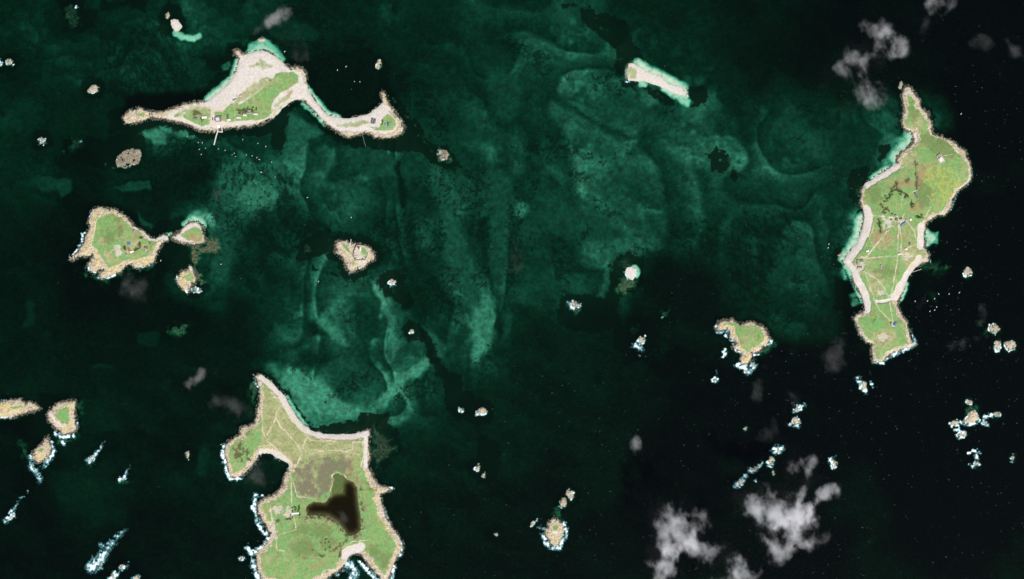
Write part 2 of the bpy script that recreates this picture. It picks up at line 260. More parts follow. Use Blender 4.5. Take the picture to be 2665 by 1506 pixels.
rock('olive weedy shoal with a white crest at the reef end', el(A,2440,872,44,36,30), 1, H=1.0, halo=9, weedy=.6)
rock('small foam ringed rock on the reef southeast of the round fort', el(F,1890,1070,46,50), 4, halo=20)
rock('tiny white rock in the middle of the dark channel', el(Tt,815,917,8,11,25), 2)
rock('left rock of the pair off the crescent sandbank', el(O,145,165,11,16), 4)
rock('right rock of the pair off the crescent sandbank', O((300,180),(330,145),(380,155),(390,185),(350,210),(305,205)), 4)
rock('ragged rock in the open water east of the lake island', el(O,297,712,20,26,20), 3)
rock('sliver rock beside the ragged rock east of the lake island', el(O,360,775,9,20,15), 3)
rock('speck of rock north west of the lone green capped islet', el(O,485,1342,11,14), 2)
rock('tan rock with foam collar under the drifting wisps', el(N,1265,250,24,26), 7)
rock('surf washed rock above the collared rock', el(N,1290,150,28,9,-30), 8)
rock('tall tan rock in the diagonal row of skerries', el(N,1075,550,16,34,12), 6)
rock('foamy topmost skerry of the diagonal row', el(N,1130,470,16,16), 9)
rock('two headed foamy skerry of the diagonal row', el(N,950,612,30,12,-20), 8)
rock('lowest foamy skerry of the diagonal row', el(N,845,715,18,15,-30), 7)
rock('tiny white skerry below the tall tan rock', el(N,1095,640,7,9), 2)
rock('tiny greenish skerry left of the collared rock', el(N,880,300,8,8), 3)
rock('foam streaked skerry south of the fort island', el(N,1555,575,13,28,-10), 7)
rock('surf buried rock with a long foam tail left of the lake island', el(J,715,515,14,16,40), 7)
rock('surf buried rock with a short foam tail left of the lake island', el(J,962,668,11,10), 6)
rock('surf buried rock near the lower left edge', el(J,88,962,12,26,35), 7)
rock('brown peak in the largest foam streak at lower left', el(J,785,1345,8,10), 9)
rock('brown rock below the largest foam streak', el(J,955,1360,16,10,-30), 6)
rock('foam covered rock cut by the bottom edge', el(J,890,1440,16,18,-30), 8)
rock('pale rock cut by the bottom edge beside the lake island', el(J,1062,1445,14,12), 5)
rock('rock lump in the surf south of the hooked island', el(I,690,912,22,16), 7)
rock('rock shelf in the surf right of the hooked island knob', el(I,775,830,18,30), 6)
rock('foam capped rock southwest of the hooked island', el(I,228,1040,18,18), 7)
rock('faint rock under foam west of the hooked island', el(I,372,640,10,30), 7)
rock('small foamy rock in the open water west of the lake island', el(T(0,0,1),487,1182,4,8,10), 5)
rock('sharp islet off the west cove of the lake island', el(Lo,200,1310,8,8), 8)
rock('long surf rock off the western side of the lone green capped islet', el(K,330,825,36,12,-50), 3)
rock('small surf rock beside the wide foam at the fort islet south', el(E,1705,1185,30,14), 6)

# ------------------------------------------------------------------ island fields on any grid
def blend(a, sl, m): a[sl] = np.maximum(a[sl], m)
def raw_sd(g, d, margin):
    sl = g.win(d['pts'], margin)
    if sl is None: return None, None
    X, Y = g.X[sl], g.Y[sl]
    amp = 2.6 if d['name'] != 'sandbar' else 1.0
    if d['name'] == 'rocky_islet': amp = 4.2
    wxn = X + amp * 2 * (fbm(X, Y, 13, 3, 50) - .5)
    wyn = Y + amp * 2 * (fbm(X, Y, 13, 3, 70) - .5)
    s = sdf(wxn, wyn, d['pts'])
    return sl, s
def shape_list(X, Y, lst, soft, nz):
    out = np.zeros(X.shape, np.float32)
    for it in lst:
        if isinstance(it, tuple):
            s = stroke_sd(X, Y, it[0], it[1])
        else:
            s = sdf(X, Y, it)
        out = np.maximum(out, ss(-soft, soft, s + nz))
    return out
def island_fields(g, d):
    X, Y = g.X, g.Y
    _, s = raw_sd(g, d, 1e9)
    n8 = fbm(X, Y, 9, 3, 5) - .5
    n4 = fbm(X, Y, 4.5, 3, 9) - .5
    n30 = fbm(X, Y, 34, 3, 13) - .5
    sand = np.zeros(X.shape, np.float32)
    if d['base'] == 'sand':
        sand = ss(d['rim'] - 4, d['rim'] + 2, s + n8 * 5) if d['rim'] > 0 else np.ones(X.shape, np.float32)
    rockm = shape_list(X, Y, d['rock'], 2.0, n8 * 8)
    sand = sand * (1 - rockm)
    sand = np.maximum(sand, shape_list(X, Y, d['sand'], 1.6, n8 * 5) * (1 - .6 * rockm))
    if d['grass'] == 'auto':
        gr = ss(d['rim'] - 1.5, d['rim'] + 1.5, s + n8 * 12 + n30 * 18)
        gr = gr * (1 - ss(.3, .6, sand))
    else:
        gr = shape_list(X, Y, d['gp'], 1.6, n8 * 6)
    for p in d['pale']:
        m = ss(-5, 5, sdf(X, Y, p) + n8 * 26 + n4 * 12)
        gr = gr * (1 - .75 * m); sand = np.maximum(sand, m * .7)
    if d['base'] == 'sand':
        gr = np.maximum(gr, .9 * shape_list(X, Y, d['dry'], 5.0, n8 * 18))
    path = np.zeros(X.shape, np.float32)
    for pts, w in d['path']:
        path = np.maximum(path, ss(-.9, .7, stroke_sd(X + n8 * 5, Y + n4 * 5, pts, w) + n8 * 1.6) * np.clip(.72 + 1.3 * n8 + 1.0 * n30, .3, 1))
    scrub = shape_list(X, Y, d['scrub'], 3.0, n8 * 14 + n4 * 8) * ss(-.25, .12, n4 + n8)
    tint = shape_list(X, Y, d['tint'], 8.0, n8 * 26 + n4 * 12)
    marsh = shape_list(X, Y, d['marsh'], 14.0, n8 * 40 + n4 * 16) * ss(-.5, .1, n8 + n30)
    orange = shape_list(X, Y, d['orange'], 7.0, n8 * 22) * ss(-.22, .2, n8 + n30)
    yellow = shape_list(X, Y, d['yellow'], 12.0, n30 * 20) * ss(-.1, .15, n4)
    dry = shape_list(X, Y, d['dry'], 6.0, n8 * 20)
    dry = np.clip(dry * .85 + .55 * ss(.0, .3, n30 + n8 * .7), 0, 1)
    lich = d['lich'] * ss(.35, .8, s / max(d['rim'] * 1.6, 8) + n8) * (1 - gr) * (1 - sand) * ss(-.2, .2, n4 + n8)
    # heights
    inner = 1 - np.exp(-np.maximum(s, 0) / 14.0)
    h = d['H'] * inner * (1 - .45 * sand) + 1.6 * n30 * inner
    rk = (1 - gr) * (1 - sand) * d['rough']
    ridg = .5 * (1 - np.abs(fbm(X, Y, 5.0, 4, 31) * 2 - 1)) + .5 * (1 - np.abs(fbm(X, Y, 15, 3, 37) * 2 - 1))
    crag = (ridg - .74) * 7.5 * rk * ss(-6, 5, s)
    z = np.where(s > 0, .12 + h, 0) + crag + .25 * n4 * rk
    so = np.minimum(s, 0)
    edge = .3 * ss(.2, .7, sand) + (1 - ss(.2, .7, sand)) * (.13 if d['rough'] > .5 and d['name'] != 'rocky_islet' else d['slope'])
    z = z + so * edge + (fbm(X, Y, 3.4, 3, 77) - .5) * 2.6 * rk * ss(-15, -1, s)
    z += .25 * n8 * gr
    strand = sand * (1 - gr) * ss(.60, .78, vn(s * .42 + n8 * 1.5, fbm(X, Y, 60, 2, 88) * 6, 91))
    orange = np.maximum(orange, strand * .5)
    weed = ss(1.5, .1, z + n4 * 1.5) * (1 - .85 * sand) * ss(.05, .12, np.float32(d['halo'] / 20.0) + 0 * X)
    if d['name'] == 'rocky_islet': weed = weed * .5
    else: weed = np.maximum(weed, ss(2.5, -2.5, s + n8 * 9 + n30 * 8) * (1 - ss(.2, .6, sand)))
    if d['lake']:
        sl_ = sdf(X + n8 * 4, Y + n4 * 4, d['lake'])
        olive = ss(-6, 14, sdf(X, Y, Lo((800,730),(900,735),(912,800),(905,900),(790,915),(780,850))))
        z = np.where(sl_ < 0, np.maximum(z, 3.25 + np.minimum(-sl_, 8) * .12) * ss(-60, -1, sl_) + z * (1 - ss(-60, -1, sl_)), z)
        bed = 3.0 - np.clip(sl_ * .16, 0, 2.4) * (1 - olive) - np.clip(sl_, 0, 1) * .45 * olive
        z = np.where(sl_ >= 0, bed, z)
        lm = ss(-1, 1, sl_)
        gr = gr * (1 - lm); sand = sand * (1 - lm); path = path * (1 - .0 * lm); scrub = np.maximum(scrub * (1 - lm), lm * (.95 - .8 * olive)); marsh = marsh * (1 - lm); tint = np.maximum(tint * (1 - lm), .6 * lm); orange = orange * (1 - lm); dry = dry * (1 - lm)
        gr = np.maximum(gr, lm * .99)
    return s, z, dict(grass=gr, sand=sand, dry=dry, path=path, lich=lich, weed=np.maximum(weed, d.get('weedy', 0)), scrub=scrub, orange=orange, yellow=yellow, tint=tint, marsh=marsh)

# ------------------------------------------------------------------ material helpers
class NT:
    def __init__(s, name):
        s.m = bpy.data.materials.new(name); s.m.use_nodes = True
        s.t = s.m.node_tree; s.t.nodes.clear()
        s.out = s.n('ShaderNodeOutputMaterial')
    def n(s, typ, **k):
        nd = s.t.nodes.new(typ)
        for a, b in k.items(): setattr(nd, a, b)
        return nd
    def l(s, a, b): s.t.links.new(a, b)
    def put(s, sock, v):
        if isinstance(v, bpy.types.NodeSocket): s.l(v, sock)
        elif isinstance(v, (tuple, list)) and len(v) == 3 and sock.type == 'RGBA': sock.default_value = (*v, 1)
        else: sock.default_value = v
    def mix(s, f, a, b, blend='MIX'):
        nd = s.n('ShaderNodeMix', data_type='RGBA', blend_type=blend)
        s.put(nd.inputs[0], f); s.put(nd.inputs[6], a); s.put(nd.inputs[7], b)
        return nd.outputs[2]
    def math(s, op, a, b=0.0, c=0.0):
        nd = s.n('ShaderNodeMath', operation=op)
        s.put(nd.inputs[0], a); s.put(nd.inputs[1], b); s.put(nd.inputs[2], c)
        return nd.outputs[0]
    def pos(s): return s.n('ShaderNodeNewGeometry').outputs['Position']
    def noise(s, scale, detail=3, rough=.55, vec=None, out=0):
        nd = s.n('ShaderNodeTexNoise'); nd.inputs['Scale'].default_value = scale
        nd.inputs['Detail'].default_value = detail; nd.inputs['Roughness'].default_value = rough
        s.l(vec if vec is not None else s.pos(), nd.inputs['Vector'])
        return nd.outputs[out]
    def step(s, v, a, b, smooth=True):
        nd = s.n('ShaderNodeMapRange'); nd.interpolation_type = 'SMOOTHSTEP' if smooth else 'LINEAR'
        s.put(nd.inputs[0], v); nd.inputs[1].default_value = a; nd.inputs[2].default_value = b
        return nd.outputs[0]
    def attr(s, name):
        a = s.n('ShaderNodeAttribute'); a.attribute_name = name
        sp = s.n('ShaderNodeSeparateColor'); s.l(a.outputs['Color'], sp.inputs[0])
        return sp.outputs
    def principled(s, col, rough=.9, bump=None, bstr=.3, bdist=1.0, **k):
        p = s.n('ShaderNodeBsdfPrincipled'); s.put(p.inputs['Base Color'], col); s.put(p.inputs['Roughness'], rough)
        p.inputs['Specular IOR Level'].default_value = k.get('spec', .2)
        if bump is not None:
            b = s.n('ShaderNodeBump'); b.inputs['Strength'].default_value = bstr; b.inputs['Distance'].default_value = bdist
            s.l(bump, b.inputs['Height']); s.l(b.outputs[0], p.inputs['Normal'])
        s.l(p.outputs[0], s.out.inputs['Surface'])
        return s.m
def paint(name, col, var=.25, scale=.6, rough=.8, spec=.2):
    t = NT(name)
    n = t.noise(scale, 3)
    c = t.mix(n, tuple(x * (1 - var) for x in col), tuple(min(1, x * (1 + var)) for x in col))
    return t.principled(c, rough, bump=t.noise(scale * 4, 2), bstr=.15, bdist=.05, spec=spec)

def ground_material():
    t = NT('island_ground')
    a = t.attr('cover'); b = t.attr('cover2'); c = t.attr('cover3'); e = t.attr('cover4')
    nf = t.noise(.45, 3, .65); nm = t.noise(.11, 3, .6); nl = t.noise(.022, 2, .55)
    rock = t.mix(t.step(nf, .3, .68), (.18, .14, .095), (.60, .52, .40))
    rock = t.mix(t.step(nm, .42, .66), rock, (.56, .48, .36))
    rock = t.mix(t.math('MULTIPLY', t.step(t.noise(.035, 3, .6), .46, .62), .55), rock, (.62, .565, .48))
    rock = t.mix(t.math('MULTIPLY', t.step(t.noise(.028, 3, .6), .55, .68), .6), rock, (.27, .22, .165))
    vor = t.n('ShaderNodeTexVoronoi', feature='DISTANCE_TO_EDGE'); vor.inputs['Scale'].default_value = .16
    t.l(t.pos(), vor.inputs['Vector'])
    rock = t.mix(t.math('MULTIPLY', t.step(vor.outputs['Distance'], .16, .02), .55), rock, (.10, .075, .05))
    rock = t.mix(t.math('MULTIPLY', b[1], t.step(nf, .25, .5)), rock, (.50, .40, .17))
    sand = t.mix(t.step(nm, .3, .7), (.45, .41, .375), (.55, .515, .485))
    sand = t.mix(t.math('MULTIPLY', t.step(nf, .58, .74), .45), sand, (.36, .30, .235))
    grass = t.mix(t.step(nm, .3, .7), (.115, .245, .075), (.19, .32, .11))
    grass = t.mix(t.math('MULTIPLY', t.step(nl, .5, .62), .5), grass, (.13, .30, .11))
    grass = t.mix(t.math('MULTIPLY', t.step(nl, .49, .36), .4), grass, (.27, .285, .12))
    dry = t.mix(t.step(t.math('ADD', t.math('MULTIPLY', nm, .5), t.math('MULTIPLY', nl, .5)), .36, .64), (.235, .245, .11), (.37, .345, .19))
    grass = t.mix(t.math('MULTIPLY', a[2], t.step(nf, .1, .6)), grass, dry)
    grass = t.mix(t.math('MULTIPLY', c[2], t.step(nf, .35, .55)), grass, (.36, .33, .06))
    grass = t.mix(t.math('MULTIPLY', c[1], .8), grass, t.mix(nf, (.19, .135, .075), (.38, .24, .13)))
    hz = t.noise(.06, 4, .7)
    grass = t.mix(t.math('MULTIPLY', t.step(hz, .50, .60), .55), grass, t.mix(nf, (.12, .135, .055), (.205, .20, .095)))
    grass = t.mix(t.math('MULTIPLY', t.step(t.noise(.09, 3, .7), .60, .68), .5), grass, (.30, .25, .155))
    grass = t.mix(t.math('MULTIPLY', e[0], t.step(nf, .15, .7)), grass, t.mix(nm, (.085, .125, .04), (.14, .185, .07)))
    grass = t.mix(t.math('MULTIPLY', e[1], t.step(nf, -.1, .5)), grass, t.mix(nm, t.mix(nf, (.075, .066, .046), (.17, .145, .105)), t.mix(nf, (.115, .12, .06), (.23, .20, .145))))
    grass = t.mix(t.math('MULTIPLY', t.step(nf, .64, .76), .3), grass, (.06, .12, .035))
    col = t.mix(a[1], rock, sand)
    col = t.mix(t.math('MULTIPLY', c[1], .35), col, (.46, .33, .24))
    col = t.mix(t.math('MULTIPLY', a[2], .25), col, (.42, .37, .22))
    col = t.mix(a[0], col, grass)
    col = t.mix(c[0], col, t.mix(nf, (.045, .05, .022), (.125, .125, .055)))
    col = t.mix(b[0], col, t.mix(nm, (.43, .37, .26), (.55, .49, .375)))
    col = t.mix(t.math('MULTIPLY', b[2], t.step(t.noise(.5, 3, .7), .33, .50)), col, (.022, .020, .014))
    bump = t.math('ADD', t.math('MULTIPLY', nf, .7), t.math('MULTIPLY', nm, 1.4))
    return t.principled(col, .95, bump=bump, bstr=.5, bdist=1.3, spec=.1)
MG = ground_material()

# ------------------------------------------------------------------ mesh from numpy
def mesh_np(name, verts, faces, mat, smooth=True, attrs=None):
    me = bpy.data.meshes.new(name)
    nv, nf = len(verts), len(faces); k = faces.shape[1]
    me.vertices.add(nv); me.vertices.foreach_set('co', np.ascontiguousarray(verts, np.float32).ravel())
    me.loops.add(nf * k); me.loops.foreach_set('vertex_index', np.ascontiguousarray(faces, np.int32).ravel())
    me.polygons.add(nf); me.polygons.foreach_set('loop_start', np.arange(0, nf * k, k, dtype=np.int32))
    me.polygons.foreach_set('use_smooth', np.full(nf, smooth, bool))
    for an, arr in (attrs or {}).items():
        at = me.attributes.new(an, 'FLOAT_COLOR', 'POINT')
        at.data.foreach_set('color', np.ascontiguousarray(arr, np.float32).ravel())
    me.update(calc_edges=True)
    me.materials.append(mat)
    return me
def grid_faces(ny, nx):
    i = np.arange(ny * nx, dtype=np.int32).reshape(ny, nx)
    return np.stack([i[1:, :-1], i[1:, 1:], i[:-1, 1:], i[:-1, :-1]], -1).reshape(-1, 4)
def rgba(*ch):
    z = [np.asarray(c, np.float32).ravel() for c in ch]
    while len(z) < 3: z.append(np.zeros_like(z[0]))
    return np.stack(z + [np.ones_like(z[0])], -1)
def submesh(name, verts, faces, mask, mat, attrs, origin):
    f = faces[mask]
    u, inv = np.unique(f, return_inverse=True)
    v = verts[u] - np.array(origin, np.float32)
    return mesh_np(name, v, inv.reshape(-1, faces.shape[1]), mat, True, {k: a[u] for k, a in attrs.items()})
def tag(o, label=None, cat=None, group=None, kind=None):
    if label: o['label'] = label
    if cat: o['category'] = cat
    if group: o['group'] = group
    if kind: o['kind'] = kind
    return o
def link(name, me, parent=None, loc=(0, 0, 0), rz=0):
    o = bpy.data.objects.new(name, me); C.objects.link(o)
    o.location = loc; o.rotation_euler = (0, 0, rz); o.parent = parent
    return o

# ------------------------------------------------------------------ islands: meshes
def components(mask):
    out = []; m = mask.copy(); ny, nx = m.shape
    for j0, i0 in np.argwhere(mask):
        if not m[j0, i0]: continue
        comp = np.zeros_like(m); st = [(j0, i0)]; m[j0, i0] = False; n_ = 0
        while st:
            j, i = st.pop(); comp[j, i] = True; n_ += 1
            for b_, a_ in ((j + 1, i), (j - 1, i), (j, i + 1), (j, i - 1)):
                if 0 <= b_ < ny and 0 <= a_ < nx and m[b_, a_]: m[b_, a_] = False; st.append((b_, a_))
        out.append((comp, n_))
    return out
HF = []                                  # height fields kept for placing things
def build_island(d):
    xs = [p[0] for p in d['pts']]; ys = [p[1] for p in d['pts']]
    m = 15
    y1 = min(max(ys) + m, 1560)
    step = 1.0 if d['name'] != 'rocky_islet' else .8
    g = Grid(math.floor(min(xs) - m), math.floor(min(ys) - m), math.ceil(max(xs) + m), math.ceil(y1), step)
    s, z, a = island_fields(g, d)
    HF.append((g, z))
    verts = np.stack([wx(g.X), wy(g.Y), z], -1).reshape(-1, 3).astype(np.float32)
    faces = grid_faces(g.ny, g.nx)
    zf = z.ravel()[faces]
    ok = (zf.max(1) > -.35) & (s.ravel()[faces].max(1) > -14)
    attrs = dict(cover=rgba(a['grass'], a['sand'], a['dry']), cover2=rgba(a['path'], a['lich'], a['weed']), cover3=rgba(a['scrub'], a['orange'], a['yellow']), cover4=rgba(a['tint'], a['marsh']))
    cx, cy = sum(xs) / len(xs), sum(ys) / len(ys)
    org = (wx(cx), wy(cy), 0.0)
    if d['name'] == 'rocky_islet':
        if not ok.any(): return
        o = link('rocky_islet', submesh('rocky_islet', verts, faces, ok, MG, attrs, org), loc=org)
        tag(o, d['label'], d['cat'], d['group'] or 'small rocks and skerries awash around the islands')
        return
    root = link(d['name'], None, loc=org); tag(root, d['label'], d['cat'], 'grassy and sandy islands of the archipelago')
    fm = lambda k: a[k].ravel()[faces].mean(1)
    fp, fg, fs = fm('path') > .35, fm('grass') > .5, fm('sand') > .5
    zones = [('path', fp), ('meadow', fg & ~fp), ('beach', fs & ~fg & ~fp), ('rocky_shore', ~fs & ~fg & ~fp)]
    sh = (g.ny - 1, g.nx - 1)
    lab = np.full(sh, -1, np.int8)
    for q in (3, 2, 1, 0): lab[(zones[q][1] & ok).reshape(sh)] = q
    for _ in range(2):                       # tiny specks join the zone around them
        for q in range(4):
            for comp, size in components(lab == q):
                if size >= (40, 90, 90, 150)[q]: continue
                jj, ii = np.nonzero(comp); a0, a1, b0, b1 = max(0, jj.min() - 1), jj.max() + 2, max(0, ii.min() - 1), ii.max() + 2
                c = comp[a0:a1, b0:b1]; w = np.zeros_like(c)
                w[1:] |= c[:-1]; w[:-1] |= c[1:]; w[:, 1:] |= c[:, :-1]; w[:, :-1] |= c[:, 1:]
                nb = lab[a0:a1, b0:b1][w & ~c]; nb = nb[nb >= 0]
                if len(nb): lab[comp] = np.bincount(nb, minlength=4).argmax()
    bits = np.zeros(sh, bool)
    for q in range(4):
        for comp, size in components(lab == q):
            if size < 40: bits |= comp; continue
            link(zones[q][0], submesh(zones[q][0], verts, faces, comp.ravel(), MG, attrs, org), root)
    if bits.sum() > 8:
        tag(link('shore_boulders', submesh('shore_boulders', verts, faces, bits.ravel(), MG, attrs, org), root), kind='stuff')
for d in ISL: build_island(d)
def ground_z(px, py):
    best = -.2
    for g, z in HF:
        i = int(round((px - g.x0) / g.step)); j = int(round((py - g.y0) / g.step))
        if 0 <= i < g.nx and 0 <= j < g.ny: best = max(best, float(z[j, i]))
    return best

# ------------------------------------------------------------------ sea floor
SB = Grid(-160, -160, 2825, 1666, 2.5)
SB.warp(9, 30, 120)
n8 = fbm(SB.X, SB.Y, 10, 3, 5) - .5
n20 = fbm(SB.X, SB.Y, 24, 3, 15) - .5
n6 = fbm(SB.X, SB.Y, 6, 2, 510) - .5
# broad brightness of the water, read off the photograph at points (x, y, level)
PTS = """0 0 .25,60 20 .33,180 30 .12,300 20 .15,230 15 .35,450 90 .4,600 60 .3,750 60 .25,900 50 .22,1000 40 .3,1100 60 .33,1200 60 .38,1300 40 .36,1400 80 .45,1500 130 .45,1650 60 .26,1750 100 .22,1900 60 .15,2000 100 .1,2200 60 .06,2400 50 .04,2550 50 .04
0 200 .17,100 230 .22,200 150 .32,350 100 .38,400 200 .38,500 200 .28,850 200 .15,1000 100 .25,1100 180 .33,1250 200 .4,1350 200 .44,1450 200 .47,1550 200 .46,1750 170 .32,1850 200 .25,1950 150 .14,2100 200 .12,2250 180 .08,2450 200 .04,780 130 .2,850 110 .18,920 140 .2
0 300 .3,60 350 .25,150 330 .16,250 290 .18,1100 270 .36,1200 300 .4,1300 280 .46,1400 290 .48,1500 300 .47,1650 300 .46,1750 280 .52,1850 300 .34,1950 300 .34,2050 280 .34,2150 300 .34,2250 330 .5,900 260 .12,850 250 .12
30 430 .22,100 460 .33,200 420 .12,400 420 .28,450 360 .4,600 380 .33,750 380 .4,850 400 .37,950 420 .42,1050 430 .44,1150 440 .4,1250 430 .43,1400 440 .48,1500 420 .47,1600 400 .46,1700 400 .46,1800 350 .44,1900 400 .47,2000 360 .42,2080 400 .53,2150 440 .5
50 520 .15,200 500 .1,330 470 .3,400 500 .14,480 470 .14,620 470 .58,750 460 .56,800 520 .22,900 500 .35,1000 500 .36,1080 500 .38,1150 480 .56,1200 520 .3,1250 520 .4,1300 560 .44,1400 500 .44,1480 500 .48,1600 500 .45,1750 480 .43,1850 480 .43,1950 480 .43,2050 470 .43,2120 480 .5
50 620 .14,150 600 .08,350 520 .13,480 550 .5,560 600 .4,650 600 .28,750 560 .2,850 540 .38,900 560 .33,1000 600 .26,1100 620 .33,1170 600 .58,1200 640 .42,1250 620 .37,1350 600 .43,1450 600 .47,1500 650 .47,1600 580 .42,1750 580 .36,1850 560 .33,1950 600 .33,2050 600 .43,2120 560 .55
60 720 .14,200 720 .06,350 750 .07,550 680 .35,650 680 .18,700 650 .3,800 700 .4,900 740 .47,950 700 .56,1050 700 .22,1100 700 .3,1200 700 .6,1220 760 .66,1260 700 .3,1330 720 .36,1400 720 .37,1500 700 .46,1650 720 .12,1750 700 .12,1850 700 .27,1950 700 .38,2030 700 .4,2080 700 .33
70 790 .2,200 820 .09,440 820 .1,600 800 .12,700 780 .3,800 800 .46,900 800 .46,970 820 .55,1030 800 .12,1100 830 .26,1150 820 .45,1200 850 .6,1240 820 .42,1300 820 .2,1400 850 .2,1500 850 .2,1700 850 .16,1750 900 .11,1800 780 .2,1900 770 .3,2000 760 .32,2050 800 .26
100 900 .12,300 900 .12,500 880 .14,640 900 .1,720 930 .52,800 900 .5,900 920 .4,1000 880 .55,1040 930 .64,1100 900 .25,1120 950 .2,1200 900 .5,1230 920 .3,1300 900 .17,1400 920 .16,1600 900 .13,1720 930 .05,1750 1000 .05,2000 950 .04,1500 950 .15
150 1000 .15,230 1020 .2,350 1000 .14,500 1000 .12,600 950 .1,730 1000 .7,800 1020 .7,850 1050 .7,900 1000 .42,980 1000 .63,1050 1000 .42,1100 980 .42,1200 980 .26,1250 1000 .14,1400 1000 .14,1600 1000 .11,1800 1000 .04,2200 1000 .035,2500 1000 .03
200 1080 .2,300 1100 .11,450 1100 .09,530 1150 .2,510 1190 .22,1100 1100 .23,1070 1150 .22,1150 1180 .17,1200 1090 .26,1300 1100 .14,1500 1100 .1,2000 1100 .04,2300 1100 .03,2576 1100 .03,1700 1100 .05
240 1270 .22,100 1300 .07,300 1350 .06,500 1300 .09,580 1250 .17,600 1400 .09,1080 1250 .14,1050 1350 .09,1200 1300 .11,1300 1250 .09,1400 1200 .08,1250 1400 .08,1500 1400 .05,1700 1300 .045,2000 1400 .04,2400 1300 .035,30 1150 .07,100 1430 .06
2300 500 .05,2500 300 .03,2550 600 .03,2450 800 .03,2050 1000 .04,2350 850 .04,2300 650 .06"""
pt = np.array([[float(v) for v in t.split()] for t in PTS.replace('\n', ',').split(',')], np.float32)
pt[:, :2] *= 1.03455
pt[:, 2] += np.where((pt[:, 0] > 560) & (pt[:, 0] < 1180) & (pt[:, 1] > 380) & (pt[:, 1] < 860) & (pt[:, 2] > .15), .07, 0)
pt[:, 2] += np.where((pt[:, 0] < 1600) & (pt[:, 2] < .2), .035, 0)
cg = Grid(-200, -200, 2880, 1720, 20)
num = np.zeros(cg.X.shape); den = np.zeros(cg.X.shape)
for x, y, l in pt:
    d2 = (cg.X - x) ** 2 + (cg.Y - y) ** 2
    w = np.exp(-d2 / (2 * 40 ** 2)) + 2e-3 / (1 + d2 / 60 ** 2) ** 1.5
    num += w * l; den += w
cL = (num / den).astype(np.float32)
def bil(arr, g, x, y):
    u = np.clip((x - g.x0) / g.step, 0, g.nx - 1.001); v = np.clip((y - g.y0) / g.step, 0, g.ny - 1.001)
    i = u.astype(int); j = v.astype(int); u = u - i; v = v - j
    return (arr[j, i] * (1 - u) + arr[j, i + 1] * u) * (1 - v) + (arr[j + 1, i] * (1 - u) + arr[j + 1, i + 1] * u) * v
bx = SB.X + 46 * (fbm(SB.X, SB.Y, 90, 4, 201) - .5) * 2
by = SB.Y + 46 * (fbm(SB.X, SB.Y, 90, 4, 221) - .5) * 2
LV = bil(cL, cg, bx, by)
# long streaks of current-swept sand
st = fbm(SB.X * .35 + SB.Y * .18 + 30 * n20, SB.Y * .9 - SB.X * .35 + 60 * n20, 34, 4, 260) - .5
LV = LV * (1 + .6 * st) + .04 * st
# crescent banks: long gentle slopes that end in a sharp lee edge
sx = SB.X + 95 * (fbm(SB.X, SB.Y, 130, 2, 610) - .5) * 2; sy = SB.Y + 95 * (fbm(SB.X, SB.Y, 130, 2, 640) - .5) * 2
ph = fbm(sx, sy * .7, 230, 1, 600) * 5.0 + .12 * n20
pf = ph - np.floor(ph)
saw = pf * ss(1.0, .80, pf) - .40
LV = LV * (1 + .62 * saw * ss(.2, .42, LV))
WD = np.zeros(SB.X.shape, np.float32)      # seaweed
RF = np.zeros(SB.X.shape, np.float32)      # bare olive reef
DP = np.full(SB.X.shape, 99, np.float32)   # depth cap from explicit shallow ground
DR = np.full(SB.X.shape, 99, np.float32)   # depth cap over reefs
def area(pts, soft, w=None, warp=1.0, nz=0):
    sl = SB.win(pts, soft + 25 + (w or 0))
    if sl is None: return None, None
    X = SB.X[sl] + (SB.WX[sl] - SB.X[sl]) * warp; Y = SB.Y[sl] + (SB.WY[sl] - SB.Y[sl]) * warp
    s = stroke_sd(X, Y, pts, w) if w is not None else sdf(X, Y, pts)
    return sl, s + nz * n8[sl]
def level(l, pts, soft=18, w=None, warp=1.0):
    sl, s = area(pts, soft, w, warp)
    if sl is None: return
    m = ss(-soft, soft, s)
    LV[sl] = LV[sl] * (1 - m) + l * m
def clear(pts, soft=4, w=None):
    sl, s = area(pts, soft, w, .5)
    WD[sl] *= 1 - ss(-soft, soft, s)
def kelp(pts, soft=4, w=None, amt=1.0, warp=1.0):
    sl, s = area(pts, soft, w, warp, 12)
    if sl is None: return
    s = s + 9 * n6[sl] + 8 * n20[sl]
    blend(WD, sl, amt * np.clip(.96 + .5 * n6[sl] + .35 * n20[sl], .7, 1) * ss(-soft - 2, soft + 2, s))
def reef(pts, depth=1.2, soft=6, w=None, amt=.9):
    soft = soft * 1.6
    sl, s = area(pts, soft, w, .8, 26)
    m = ss(-soft, soft, s)
    RF[sl] = np.maximum(RF[sl], m * (.55 + .45 * amt)); DR[sl] = np.where(m > .03, np.minimum(DR[sl], depth + 1.2 * (1 - amt) + (1 - m) * 12), DR[sl]); WD[sl] *= (1 - .8 * m * amt)
def pat(pts, cover, kind='speckle', ang=0, soft=14, w=None, size=6, amt=.56):
    sl, s = area(pts, soft, w)
    if sl is None: return
    X, Y = SB.X[sl], SB.Y[sl]
    if kind == 'speckle':
        f = fbm(X, Y, size, 3, 301)
    else:
        a = math.radians(ang)
        uu = X * math.cos(a) + Y * math.sin(a) + 14 * n20[sl]; vv = -X * math.sin(a) + Y * math.cos(a) + 18 * n20[sl]
        f = fbm(uu / 2.6, vv, size, 2, 311)
    f = np.clip((f - .5) * 2.1 + .5, 0, 1)
    c = cover * ss(-soft, soft, s)
    blend(WD, sl, amt * ss(-.13, .13, f - (1 - c)) * ss(0.02, .15, c))
